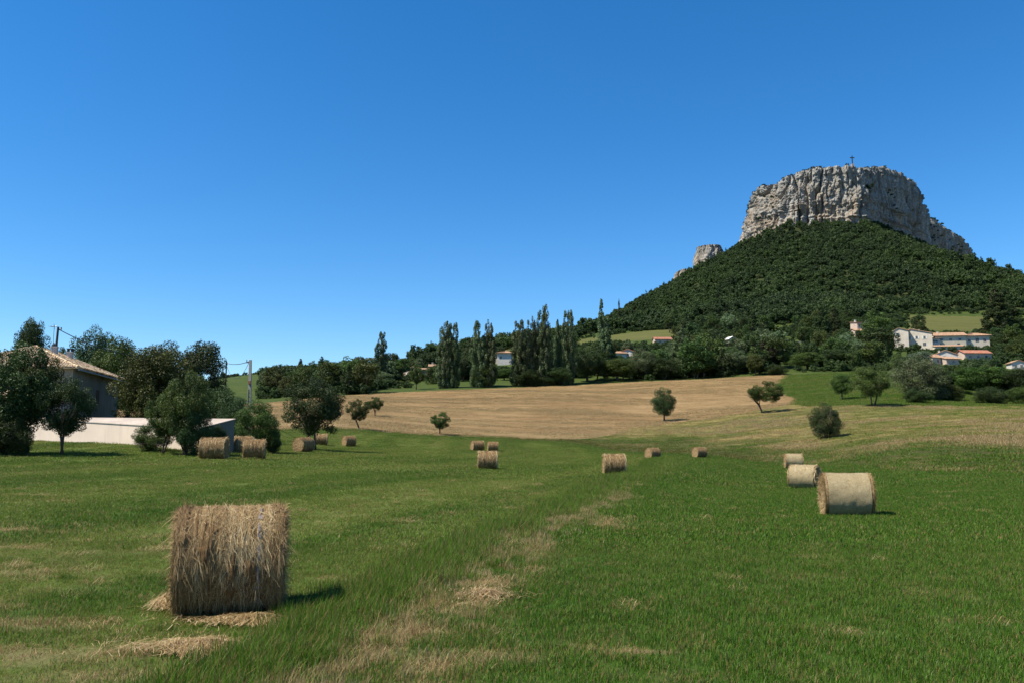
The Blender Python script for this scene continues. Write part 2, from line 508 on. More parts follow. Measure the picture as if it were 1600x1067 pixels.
SPOTS = [(0.30, -3.1, 7.9, .9, .45), (1.0, -3.6, 8.25, .35, .3), (.95, -2.75, 8.6, .8, .22), (.7, -5.4, 9.3, .9, .35), (.75, -6.8, 10.2, .9, .3), (.5, -5.0, 8.2, .7, .35), (.45, -2.0, 8.2, .9, .6),
         (.8, -1.3, 8.9, .8, .4), (.6, -.6, 10.3, .4, .5), (.8, -.3, 12.0, .35, .45), (.75, 2.4, 20.5, .4, 1.4), (.55, .45, 15.5, .4, 1.2), (.9, 1.15, 8.15, .42, .10), 
         (.35, -2.6, 12.5, .5, .3), (.55, -4.6, 8.0, 1.3, .5), (.45, -3.4, 7.4, 1.4, .3), (.5, -.2, 8.0, .6, .4), (.4, -1.9, 9.3, .9, .35), (.35, -7.5, 12.5, 1.6, .5), (.6, -4.2, 13.4, .4, .4), (.5, -2.9, 21, .7, .5), (.55, -11, 13.5, 1.8, .5), (.5, -9.5, 15.5, 1.5, .4), (.6, -12, 18, 2.5, .5), (.45, -1.5, 13.0, .6, .4), (.4, 3.3, 30, .8, 2.0)]
def dryness(x, y):
    ld = line_d(x, y)
    wob = vnoise(x * 1.7, y * 1.3, seed=21) * .25
    d = np.zeros(np.shape(x))
    for (a, cx, cy, rx, ry) in SPOTS:
        q = ((x - cx) / rx) ** 2 + ((y - cy) / ry) ** 2
        d = np.maximum(d, a * np.exp(-q * .9))
    # straw left lying along the right side of the strip
    n = fbm(x * 1.6, y * .55, oct=3, seed=31)
    band = np.exp(-((ld - .15 + wob) / (.34 + y * .004)) ** 2) * np.clip(.26 + n * 1.9, 0, .72) * (1 - sstep(40, 75, y))
    band = band * np.clip(.55 + 1.5 * fbm(x * 4.2, y * 2.4, oct=3, seed=33), 0, 1)
    band2 = np.exp(-((ld - .9) / .7) ** 2) * .45 * np.clip(.3 + n * 2, 0, 1) * (1 - sstep(10, 20, y))
    d = np.maximum(d, np.maximum(band, band2))
    left = sstep(-.5, -3.5, ld)
    st = fbm((ld + wob) * .75, y * .035, oct=3, seed=41)
    d = np.maximum(d, left * np.clip(.06 + st * .45 + .25 * fbm(x * .9, y * .9, oct=3, seed=5), 0, .6) * .7)
    d = np.maximum(d, np.clip(fbm(x * 2.2, y * 1.9, oct=4, seed=55) * 1.0 - .18, 0, .24))
    return np.clip(d + vnoise(x * 5, y * 4, seed=61) * .10 * (d > .12), 0, 1)

def greenness(x, y):
    """0 olive mown left half .. 1 lush right half"""
    ld = line_d(x, y)
    eg = sstep(9, 2, edge_y(x / np.maximum(y, 5)) - y)
    st = fbm(ld * .8 + vnoise(x * .3, y * .2, seed=23) * .4, y * .03, oct=3, seed=43) * sstep(-.5, -2.5, ld)
    return np.clip(.30 + .5 * eg - .75 * st + .60 * sstep(-1.2, 1.0, ld) + .28 * fbm(x * .22, y * .12, oct=3, seed=71) + .12 * fbm(ld * 1.1, y * .07, oct=2, seed=73), 0, 1)

# ------------------------------------------------------------------ ground materials
GREEN_A = (.105, .145, .026); GREEN_B = (.046, .100, .011); DRY = (.36, .27, .15)
t = NT('mown_grass')
p_ = t.pos(); dry_ = t.attr('dry'); gr_ = t.attr('green')
n1 = t.noise(p_, 9, 6, .75); n2 = t.noise(p_, 1.4, 6, .7); n3 = t.noise(t.mapping(p_, (1, .3, 1)), 3.5, 6, .8)
c = t.mix(gr_, GREEN_A, GREEN_B)
c = t.mix(t.g(n1, .3, .75), t.mix(1.0, c, (.55, .55, .5), 'MULTIPLY'), t.mix(1.0, c, (1.35, 1.3, 1.3), 'MULTIPLY'))
c = t.mix(t.math('MULTIPLY', t.g(n2, .5, .8), .5), c, (.10, .11, .035))
c = t.mix(t.math('MULTIPLY', t.g(t.math('ADD', dry_, t.math('MULTIPLY', n1, .4)), .35, 1.0), .9), c, t.mix(n3, (.16, .12, .06), DRY))
M['field'] = t.finish(c, .95, t.bump(t.math('ADD', n1, n3), .8, .06), .1)

t = NT('stubble')
p_ = t.pos()
n1 = t.noise(t.mapping(p_, (.25, 1, 1), (0, 0, .12)), .5, 8, .75); n2 = t.noise(p_, .028, 5, .6, 1.0); n3 = t.noise(t.mapping(p_, (.6, 2.2, 1)), 2.2, 5, .8)
c = t.ramp(n1, [(.34, (.185, .112, .046)), (.5, (.29, .192, .088)), (.66, (.40, .285, .142))])
c = t.mix(t.math('MULTIPLY', t.g(n2, .45, .62), .55), c, (.19, .11, .046))
c = t.mix(t.math('MULTIPLY', t.g(n3, .42, .70), .6), c, (.39, .275, .138))
c = t.mix(t.math('MULTIPLY', t.g(t.noise(t.mapping(p_, (.5, 1.6, 1)), .9, 5, .85), .5, .68), .5), c, (.135, .080, .034))
c = t.mix(t.math('MULTIPLY', t.math('MULTIPLY', t.attr('edge'), t.g(t.noise(t.mapping(p_, (.3, 1, 1)), .35, 5, .7), .3, .6)), .6), c, (.33, .265, .13))
c = t.mix(t.math('MULTIPLY', t.g(t.noise(t.mapping(p_, (.2, 1, 1)), .06, 4, .6), .60, .72), .4), c, (.17, .15, .06))
c = t.mix(t.math('MULTIPLY', t.g(t.noise(t.mapping(p_, (.22, 1, 1)), .16, 6, .8, .8), .50, .60), .5), c, (.16, .092, .038))
c = t.mix(t.math('MULTIPLY', t.attr('rim'), .8), c, (.15, .095, .04))
M['stubble'] = t.finish(c, .95, t.bump(n3, .9, .25), .1)

t = NT('rough_grass')
p_ = t.pos()
n1 = t.noise(t.mapping(p_, (.35, 1, 1)), .22, 7, .7, .6); n2 = t.noise(p_, 2.2, 6, .8); n3 = t.noise(t.mapping(p_, (.3, 1, 1)), .07, 5, .6, 1.0)
up_ = t.attr('edge')
c = t.ramp(n1, [(.30, (.060, .080, .020)), (.45, (.13, .125, .038)), (.56, (.27, .21, .075)), (.72, (.44, .33, .13))])
low = t.ramp(n1, [(.3, (.040, .052, .012)), (.5, (.075, .075, .020)), (.75, (.17, .14, .05))])
c = t.mix(up_, low, c)
c = t.mix(t.math('MULTIPLY', t.g(n3, .42, .62), .35), c, (.09, .115, .035))
c = t.mix(t.math('MULTIPLY', t.g(n2, .35, .8), .4), c, t.mix(1.0, c, (.45, .5, .45), 'MULTIPLY'))
M['rough'] = t.finish(c, .95, t.bump(n2, .9, .3), .1)

t = NT('green_meadow')
p_ = t.pos()
n1 = t.noise(t.mapping(p_, (.4, 1, 1)), .16, 7, .7, .5); n2 = t.noise(p_, 1.8, 6, .8)
c = t.ramp(n1, [(.3, (.042, .068, .014)), (.55, (.064, .092, .020)), (.8, (.12, .12, .038))])
c = t.mix(t.math('MULTIPLY', t.g(n2, .35, .8), .4), c, (.045, .075, .018))
M['meadow'] = t.finish(c, .95, t.bump(n2, .9, .3), .1)

t = NT('dry_meadow')
p_ = t.pos()
n1 = t.noise(t.mapping(p_, (.3, 1, 1)), .12, 7, .7, .5); n2 = t.noise(p_, 1.2, 6, .8)
c = t.ramp(n1, [(.3, (.085, .095, .026)), (.55, (.115, .118, .036)), (.8, (.17, .15, .055))])
c = t.mix(t.math('MULTIPLY', t.g(n2, .35, .8), .4), c, (.08, .09, .025))
M['drymead'] = t.finish(c, .95, t.bump(n2, .9, .3), .1)

t = NT('forest_floor')
p_ = t.pos(); n1 = t.noise(p_, .12, 7, .7)
M['floor'] = t.finish(t.ramp(n1, [(.3, (.022, .032, .012)), (.6, (.045, .058, .02)), (.85, (.10, .09, .045))]), .95, t.bump(t.noise(p_, .8, 5, .8), .8, .6), .1)

# ------------------------------------------------------------------ ground sheet, split by land use
def build_ground():
    OY = -9.0
    ths = []
    th = -R(80)
    while th < R(80):
        ths.append(th)
        th += 0.0026 if abs(th) < R(38) else 0.02
    ths.append(R(80)); ths = np.array(ths)
    rs = [1.0]
    while rs[-1] < 6500:
        r = rs[-1]
        k = .02 if r < 13 else (.0058 if r < 330 else (.0065 if r < 1400 else .06))
        rs.append(r * (1 + k) if r > 1.5 else r + .5)
    rs = np.array(rs)
    T, RR = np.meshgrid(ths, rs)
    X = np.sin(T) * RR; Yy = OY + np.cos(T) * RR
    Zz = height(X.ravel(), Yy.ravel()).reshape(X.shape)
    nr, nc = X.shape
    V = np.stack([X.ravel(), Yy.ravel(), Zz.ravel()], 1)
    i = np.arange(nr - 1)[:, None] * nc + np.arange(nc - 1)[None, :]
    i = i.ravel()
    F = np.stack([i, i + 1, i + nc + 1, i + nc], 1)
    # orientation: make normals point up
    a, b, c_ = V[F[0, 0]], V[F[0, 1]], V[F[0, 2]]
    if np.cross(b - a, c_ - a)[2] < 0: F = F[:, ::-1]
    cx = V[F].mean(1)
    x, y = cx[:, 0], cx[:, 1]
    wob = fbm(x / 2.5, y / 5, oct=3, seed=13) * 1.0
    zone = np.full(len(F), 4)                                       # rest: valley land
    s = x / np.maximum(y, 5)
    ye = edge_y(s) + wob
    stub = _inpoly(x + wob * .7, y + wob * .7, STUB)
    mead = _inpoly(x + wob * .7, y + wob * .7, MEAD)
    zone[(y < 185) ] = 2
    zone[mead] = 3
    zone[stub] = 1
    zone[y <= ye] = 0
    # valley: pale meadows behind
    def box(px0, px1, Y0, Y1):
        q = 800 + 1280 * s
        return (q > px0) & (q < px1) & (y > Y0) & (y < Y1) & (zone == 4)
    zone[box(900, 1075, 500, 585)] = 5
    zone[box(1425, 1560, 505, 600)] = 5
    zone[box(790, 850, 470, 600)] = 5
    zone[box(1040, 1130, 590, 620)] = 5
    forest = (y > 625) & (zone == 4)
    zone[forest] = 6
    names = {0: ('hay_field', M['field'], 'mown green hay field in the foreground'),
             1: ('stubble_field', M['stubble'], 'brown stubble field rising behind the hay field'),
             2: ('rough_grassland', M['rough'], 'rough yellowing grassland on the right'),
             3: ('green_meadow', M['meadow'], 'small bright green meadow to the right of the stubble field'),
             4: ('valley_ground', M['meadow'], 'grassy valley side under the village trees'),
             5: ('dry_meadow', M['drymead'], 'pale dry meadows above the village'),
             6: ('hill', M['floor'], 'steep wooded hill below the cliff')}
    for z, (nm, m, lab) in names.items():
        Fz = F[zone == z]
        if len(Fz) == 0: continue
        u, inv = np.unique(Fz, return_inverse=True)
        Vz = V[u]
        me = mesh_np(nm, Vz, inv.reshape(Fz.shape), True)
        if z == 0:
            fattr(me, 'dry', dryness(Vz[:, 0], Vz[:, 1])); fattr(me, 'green', greenness(Vz[:, 0], Vz[:, 1]))
        if z == 1:
            q = 800 + 1280 * Vz[:, 0] / np.maximum(Vz[:, 1], 5)
            fattr(me, 'rim', sstep(9, 3, Vz[:, 1] - edge_y(Vz[:, 0] / np.maximum(Vz[:, 1], 5)) + fbm(Vz[:, 0] / 6, Vz[:, 1] / 6, oct=2, seed=95) * 3))
            fattr(me, 'edge', sstep(165, 135, Vz[:, 1] + fbm(Vz[:, 0] / 8, Vz[:, 1] / 8, oct=3, seed=91) * 18) * .9)
        if z == 2:
            sy = Vz[:, 0] / np.maximum(Vz[:, 1], 5)
            dd = Vz[:, 1] - edge_y(sy) + fbm(Vz[:, 0] / 9, Vz[:, 1] / 9, oct=3, seed=92) * 12
            fattr(me, 'edge', sstep(14, 32, dd))
        tag(obj(nm, me, m), lab, 'terrain', kind='structure')
build_ground()

# ------------------------------------------------------------------ instancing for stuff only (grass, forest)
def make_sources(meshes, m):
    out = []
    for k, me in enumerate(meshes):
        me.materials.append(m)
        out.append(bpy.data.objects.new(me.name, me))
    return out

def scatter(name, pts, rot, scl, idx, sources, attrs, label, cat):
    me = bpy.data.meshes.new(name)
    me.vertices.add(len(pts)); me.vertices.foreach_set('co', np.ascontiguousarray(pts, dtype=np.float32).ravel())
    a = me.attributes.new('rot', 'FLOAT_VECTOR', 'POINT'); a.data.foreach_set('vector', np.ascontiguousarray(rot, dtype=np.float32).ravel())
    a = me.attributes.new('scl', 'FLOAT_VECTOR', 'POINT'); a.data.foreach_set('vector', np.ascontiguousarray(scl, dtype=np.float32).ravel())
    a = me.attributes.new('idx', 'INT', 'POINT'); a.data.foreach_set('value', np.ascontiguousarray(idx, dtype=np.int32))
    for k, v in attrs.items(): fattr(me, k, v)
    o = obj(name, me)
    ng = bpy.data.node_groups.new(name, 'GeometryNodeTree')
    ng.interface.new_socket('Geometry', in_out='INPUT', socket_type='NodeSocketGeometry')
    ng.interface.new_socket('Geometry', in_out='OUTPUT', socket_type='NodeSocketGeometry')
    N = ng.nodes.new; L = ng.links.new
    gi = N('NodeGroupInput'); go = N('NodeGroupOutput')
    m2p = N('GeometryNodeMeshToPoints'); L(gi.outputs[0], m2p.inputs['Mesh'])
    iop = N('GeometryNodeInstanceOnPoints'); L(m2p.outputs[0], iop.inputs['Points'])
    g2i = N('GeometryNodeGeometryToInstance')
    for s_ in reversed(sources):
        oi = N('GeometryNodeObjectInfo'); oi.inputs['Object'].default_value = s_; oi.transform_space = 'ORIGINAL'
        L(oi.outputs['Geometry'], g2i.inputs[0])
    L(g2i.outputs[0], iop.inputs['Instance'])
    iop.inputs['Pick Instance'].default_value = True
    def na(nm, typ):
        n = N('GeometryNodeInputNamedAttribute'); n.data_type = typ; n.inputs['Name'].default_value = nm
        return n.outputs['Attribute']
    L(na('idx', 'INT'), iop.inputs['Instance Index'])
    L(na('rot', 'FLOAT_VECTOR'), iop.inputs['Rotation'])
    L(na('scl', 'FLOAT_VECTOR'), iop.inputs['Scale'])
    L(iop.outputs[0], go.inputs[0])
    md = o.modifiers.new('scatter', 'NODES'); md.node_group = ng
    tag(o, label, cat, kind='stuff')
    return o

# ------------------------------------------------------------------ blades and tufts
def blades(n, rad, lmin, lmax, wid, lean, flat=0.0, seed=0, tint=True):
    """n curved blades round the origin; returns a mesh"""
    g = np.random.default_rng(seed)
    a = g.uniform(0, 2 * np.pi, n); r = rad * np.sqrt(g.uniform(0, 1, n))
    bx = np.cos(a) * r; by = np.sin(a) * r
    L = g.uniform(lmin, lmax, n) * (1 - .3 * (r / max(rad, 1e-6)))
    d = g.uniform(0, 2 * np.pi, n); ln = np.abs(g.normal(0, lean, n)) + .08
    if flat > 0: ln = g.uniform(1.0, 1.5, n)
    tw = g.uniform(0, 2 * np.pi, n)
    ws = wid * g.uniform(.6, 1.3, n)
    V = np.zeros((n, 5, 3))
    for k, t_ in enumerate((0, .55, 1.0)):
        ang = ln * (.35 + .9 * t_)
        hor = L * t_ * np.sin(ang); ver = L * t_ * np.cos(np.minimum(ang, 1.52))
        px = bx + np.cos(d) * hor; py = by + np.sin(d) * hor
        sx, sy = -np.sin(d + tw * .15), np.cos(d + tw * .15)
        if flat > 0: ver = ver + .012 * g.uniform(0, 1, n)
        if k < 2:
            wk = ws * (1 - .35 * k) * .5
            V[:, 2 * k] = np.stack([px - sx * wk, py - sy * wk, ver], 1)
            V[:, 2 * k + 1] = np.stack([px + sx * wk, py + sy * wk, ver], 1)
        else:
            V[:, 4] = np.stack([px, py, ver], 1)
    V[:, 0:2, 2] -= .01
    b = np.arange(n)[:, None] * 5
    Q = b + np.array([[0, 1, 3, 2]]); T3 = b + np.array([[2, 3, 4]])
    me = mesh_np('blade_patch', V.reshape(-1, 3), [Q, T3], True)
    fattr(me, 'tint', np.repeat(g.uniform(0, 1, n), 5))
    return me

t = NT('grass_blade')
dry_ = t.attr('dry', 'INSTANCER'); gr_ = t.attr('green', 'INSTANCER'); ti = t.attr('tint')
c = t.mix(gr_, (.114, .184, .026), (.050, .132, .008))
c = t.mix(t.math('MULTIPLY', t.attr('dark_band', 'INSTANCER'), .8), c, (.075, .066, .018))  # band of tall grass by the field edge mixed to darker brown
c = t.mix(t.g(ti, 0, 1), t.mix(1.0, c, (.45, .5, .45), 'MULTIPLY'), t.mix(1.0, c, (2.0, 1.75, 1.6), 'MULTIPLY'))
sel = t.g(t.math('SUBTRACT', t.math('ADD', t.math('MULTIPLY', dry_, 1.1), .10), ti), -.03, .03)
c = t.mix(sel, c, t.ramp(ti, [(0, (.27, .175, .070)), (.5, (.42, .30, .14)), (1, (.58, .46, .26))]))
c = t.mix(t.math('MULTIPLY', t.g(t.math('FRACT', t.math('MULTIPLY', ti, 17.3)), .91, .94), .5), c, (.34, .38, .17))  # glints on a few blades, painted in as a pale colour
M['blade'] = t.finish(c, .6, None, .18, .35)
t = NT('straw_blade')
ti = t.attr('tint')
M['straw'] = t.finish(t.ramp(ti, [(0, (.16, .092, .036)), (.35, (.36, .235, .100)), (.75, (.56, .41, .20)), (1, (.76, .62, .38))]), .6, None, .3, .12)

def field_points(n, y0, y1, margin=1.06):
    """random points of the hay field between two depths, inside the widened view"""
    out = []
    while sum(len(o) for o in out) < n:
        y = np.sqrt(rng.uniform(y0 ** 2, y1 ** 2, n)); x = rng.uniform(-.72 * margin - .28 * (y1 > 100), .70 * margin + .15 * (y1 > 100), n) * y + rng.uniform(-1, 1, n) * 1.2
        k = y < edge_y(x / y) + 1
        out.append(np.stack([x[k], y[k]], 1))
    return np.concatenate(out)[:n]

def grass():
    near = make_sources([blades(62, .17, .030, .095, .0058, .65, seed=s) for s in range(6)], M['blade'])
    mid = make_sources([blades(90, .38, .035, .11, .0125, .65, seed=20 + s) for s in range(6)], M['blade'])
    far = make_sources([blades(150, 1.15, .05, .13, .024, .5, seed=40 + s) for s in range(5)], M['blade'])
    tall = make_sources([blades(60, .16, .10, .26, .0065, .45, seed=60 + s) for s in range(5)], M['blade'])
    hay = make_sources([blades(45, .16, .06, .20, .0035, .5, flat=1, seed=80 + s) for s in range(5)], M['blade'])
    src = near + mid + far + tall + hay
    o_near, o_mid, o_far, o_tall, o_hay = 0, 6, 12, 17, 22
    P, I, S, D, G = [], [], [], [], []
    def add(xy, idx, scl, dry, green):
        P.append(xy); I.append(idx); S.append(scl); D.append(dry); G.append(green)
    # short grass
    for (n, y0, y1, off, cnt) in ((12000, 5.0, 16.5, o_near, 6), (20500, 15.5, 45, o_mid, 6), (20000, 43, 132, o_far, 5)):
        xy = field_points(n, y0, y1)
        d = dryness(xy[:, 0], xy[:, 1]); g = greenness(xy[:, 0], xy[:, 1])
        h = .75 + .5 * g + .25 * fbm(xy[:, 0] * .9, xy[:, 1] * .9, oct=2, seed=8) - .45 * d
        keep = rng.uniform(0, 1, n) > (d * .75 - .1 if off == o_near else d * .35)
        lush = 1 + .06 * sstep(-.5, 1.0, line_d(xy[:, 0], xy[:, 1]))
        add(xy[keep], (off + rng.integers(0, cnt, n))[keep], (np.clip(h, .35, 1.25) * lush)[keep], (d * .8)[keep], np.clip(g + rng.normal(0, .12, n), 0, 1)[keep])
    # long grass on the left side of the strip, thinning with distance
    n = 9000
    y = 6 + 84 * rng.uniform(0, 1, n) ** 2.0
    wdt = .26 + y * .009
    x = np.interp(y, LINE[:, 1], LINE[:, 0]) - .35 - wdt * .6 + rng.normal(0, 1, n) * wdt * .75
    k = rng.uniform(0, 1, n) < np.clip(.55 + 1.2 * fbm(x * 1.1, y * .5, oct=2, seed=17), .05, 1) * np.where(y < 9.5, .45, 1)
    x, y = x[k], y[k]
    add(np.stack([x, y], 1), o_tall + rng.integers(0, 5, len(x)), rng.uniform(.7, 1.35, len(x)) * (.95 + y * .012), rng.uniform(0, .22, len(x)), rng.uniform(.7, 1.0, len(x)))
    # scattered long tufts
    def clump(px, py, n, r, dry, sc):
        v = hit(px, py)
        a = rng.normal(0, r, (n, 2)); a[:, 1] *= .7
        add(a + np.array([[v.x, v.y]]), o_tall + rng.integers(0, 5, n), rng.uniform(.6, 1.15, n) * sc, np.full(n, dry), rng.uniform(.6, 1, n))
    for (px, py, n, r, dry, sc) in ((500, 1030, 22, .16, .05, 1.0), (470, 1018, 12, .12, .05, .9), (430, 975, 9, .07, .1, .9), (395, 1000, 7, .06, .05, .8), (600, 1010, 6, .06, .1, .8), (345, 1052, 8, .1, .05, .7), (235, 1020, 9, .12, .1, .6), (240, 985, 6, .1, .15, .6),
                                    (700, 905, 14, .25, .1, 1.1), (760, 885, 16, .3, .08, 1.1), (540, 955, 8, .15, .3, .8), (650, 940, 12, .25, .45, 1.0), (1215, 895, 8, .25, .05, .6), (1110, 825, 6, .3, .05, .7), (1096, 826, 8, .3, .05, .8), (880, 1000, 8, .3, .1, .5), (80, 905, 9, .2, .05, .7)):
        clump(px, py, n, r, dry, sc)
    for _ in range(170):
        yy = rng.uniform(6.5, 34); xx = rng.uniform(-.6, .62) * yy
        n = rng.integers(1, 5)
        add(np.stack([xx + rng.normal(0, .08, n), yy + rng.normal(0, .06, n)], 1), o_tall + rng.integers(0, 5, n), rng.uniform(.35, .62, n) * (1.15 if line_d(xx, yy) > 0 else .8), rng.uniform(0, .25, n), rng.uniform(.5, 1, n))
    # dry standing stalks mixed into the strip
    n = 620
    y = 6.3 + 26 * rng.uniform(0, 1, n) ** 1.7
    x = np.interp(y, LINE[:, 1], LINE[:, 0]) + rng.normal(.15, .45, n)
    add(np.stack([x, y], 1), o_tall + rng.integers(0, 5, n), rng.uniform(.4, 1.0, n), rng.uniform(.6, 1, n), rng.uniform(0, 1, n))
    # lying hay
    xy = field_points(60000, 5.0, 40)
    d = dryness(xy[:, 0], xy[:, 1])
    k = rng.uniform(0, 1, len(d)) < np.clip(d * 1.15 - .25, .004, 1) * np.where(xy[:, 1] < 14, .8, .35)
    xy = xy[k]; n = len(xy)
    add(xy, o_hay + rng.integers(0, 5, n), rng.uniform(.6, 1.5, n) * (1 + xy[:, 1] * .02), rng.uniform(.75, 1, n), np.zeros(n))
    P_ = np.concatenate(P); I_ = np.concatenate(I); S_ = np.concatenate(S); D_ = np.concatenate(D); G_ = np.concatenate(G)
    # nothing grows through the near bales
    z = height(P_[:, 0], P_[:, 1])
    n = len(P_)
    rot = np.stack([rng.normal(0, .05, n), rng.normal(0, .05, n), rng.uniform(0, 6.28, n)], 1)
    S3 = np.stack([.85 + .15 * S_, .85 + .15 * S_, S_], 1)
    tl = (I_ >= o_tall) & (I_ < o_hay); S3[tl] = S_[tl][:, None]
    hy = I_ >= o_hay; S3[hy] = S_[hy][:, None]
    scatter('grass', np.stack([P_[:, 0], P_[:, 1], z], 1), rot, S3, I_, src, {'dry': D_, 'green': G_}, 'short green grass of the hay field with long and dry tufts', 'grass')
    # rough grass on the bank and the tall edge of the fields
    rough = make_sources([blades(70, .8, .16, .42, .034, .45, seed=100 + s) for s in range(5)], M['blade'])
    n = 20000
    y = rng.uniform(48, 175, n); x = rng.uniform(-.45, .75, n) * y
    s = x / y; ye = edge_y(s)
    stub = _inpoly(x, y, STUB); mead = _inpoly(x, y, MEAD)
    k = (y > ye - .3) & (~mead) & ((~stub) | (y < ye + 4))
    x, y, ye = x[k], y[k], ye[k]
    n = len(x)
    up = sstep(12, 34, y - ye + fbm(x / 9, y / 9, oct=3, seed=92) * 12)
    pn = fbm(x / 9, y / 6.5, oct=4, seed=93)
    d = np.clip(.02 + .55 * up + 1.1 * pn, .0, .95)
    z = height(x, y)
    rot = np.stack([rng.normal(0, .05, n), rng.normal(0, .05, n), rng.uniform(0, 6.28, n)], 1)
    sc = rng.uniform(.5, 1.0, n) * (.8 + .5 * pn)
    scatter('tall_grass', np.stack([x, y, z], 1), rot, np.stack([np.full(n, 1.0), np.full(n, 1.0), np.clip(sc, .3, 1.3)], 1), rng.integers(0, 5, n), rough, {'dark_band': sstep(16, 5, y - ye) * sstep(-.02, .03, x / y) * sstep(.33, .27, x / y) * rng.uniform(.5, 1, n), 'dry': d * (1 - .8 * sstep(16, 5, y - ye) * (x / y < .3)), 'green': np.clip(.35 + .3 * rng.normal(0, .5, n) + .6 * (1 - up), 0, 1)},
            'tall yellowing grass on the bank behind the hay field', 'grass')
grass()
def field_cover():
    src = make_sources([blades(80, 1.3, .10, .26, .045, .5, seed=140 + s) for s in range(4)], M['blade'])
    for (nm, poly, n, d0, d1, h0, h1_, lab) in (('stubble', STUB, 30000, .88, 1.0, .5, 1.0, 'cut straw stubble standing all over the brown field'), ('meadow_grass', MEAD, 9000, -.05, .18, .7, 1.6, 'grass of the small green meadow')):
        P_ = np.array(poly); y = rng.uniform(P_[:, 1].min(), P_[:, 1].max(), n * 2); x = rng.uniform(max(P_[:, 0].min(), -95), min(P_[:, 0].max(), 140), n * 2)
        k = _inpoly(x, y, poly); x, y = x[k][:n], y[k][:n]; m = len(x)
        pn = fbm(x / 16, y / 6, oct=4, seed=150)
        if nm == 'stubble':
            k = rng.uniform(0, 1, m) < np.clip(.55 + pn * 1.6, .08, 1); x, y, pn = x[k], y[k], pn[k]; m = len(x)
        rot = np.stack([np.zeros(m), np.zeros(m), rng.uniform(0, 6.28, m)], 1)
        hh = rng.uniform(h0, h1_, m) * (1 + .5 * pn)
        scatter(nm, np.stack([x, y, height(x, y)], 1), rot, np.stack([np.full(m, 1.1), np.full(m, 1.1), hh], 1), rng.integers(0, 4, m), src, {'dry': rng.uniform(d0, d1, m) + .25 * pn * (nm != 'stubble'), 'green': np.clip(rng.normal(.75, .2, m), 0, 1)}, lab, 'grass' if nm != 'stubble' else 'stubble')
field_cover()

# ------------------------------------------------------------------ hay bales
t = NT('bale_hay')
p_ = t.oco()
n1 = t.noise(t.mapping(p_, (26, 3.0, 3.0)), 1.6, 8, .75, .5); n2 = t.noise(t.mapping(p_, (5, 1.2, 1.2)), 1.4, 4, .6); n3 = t.noise(p_, 60, 4, .8)
c = t.ramp(n1, [(.28, (.06, .034, .015)), (.45, (.20, .118, .052)), (.60, (.36, .235, .115)), (.8, (.52, .38, .21))])
c = t.mix(t.math('MULTIPLY', t.g(n2, .45, .62), .6), c, (.11, .062, .026))
M['hay'] = t.finish(c, .9, t.bump(t.math('ADD', n1, t.math('MULTIPLY', n3, .5)), 1.0, .03), .15)
t = NT('bale_end_hay')
p_ = t.oco()
sx = t.n('SeparateXYZ'); t.l(p_, sx.inputs[0])
n1 = t.noise(p_, 22, 8, .8, 1.5); n2 = t.noise(p_, 3.5, 5, .6)
c = t.ramp(n1, [(.3, (.13, .08, .040)), (.5, (.30, .20, .10)), (.75, (.50, .38, .22))])
c = t.mix(t.math('MULTIPLY', t.g(n2, .48, .7), .5), c, (.17, .11, .055))
M['hay_end'] = t.finish(c, .9, t.bump(n1, 1.0, .04), .15)
t = NT('bale_net')
p_ = t.oco()
n1 = t.noise(t.mapping(p_, (9, 5, 5)), 3.0, 8, .85, 1.2); n2 = t.noise(p_, 2.5, 4, .6); n3 = t.noise(t.mapping(p_, (40, 40, 40)), 2, 3, .7)
c = t.ramp(n1, [(.3, (.24, .185, .095)), (.5, (.42, .355, .205)), (.7, (.58, .51, .34))])
c = t.mix(t.math('MULTIPLY', t.g(n2, .45, .7), .5), c, (.33, .25, .13))
c = t.mix(t.math('MULTIPLY', t.g(n3, .45, .56), .75), c, (.22, .155, .075))
M['net'] = t.finish(c, .7, t.bump(t.math('ADD', n1, n3), .7, .02), .25)

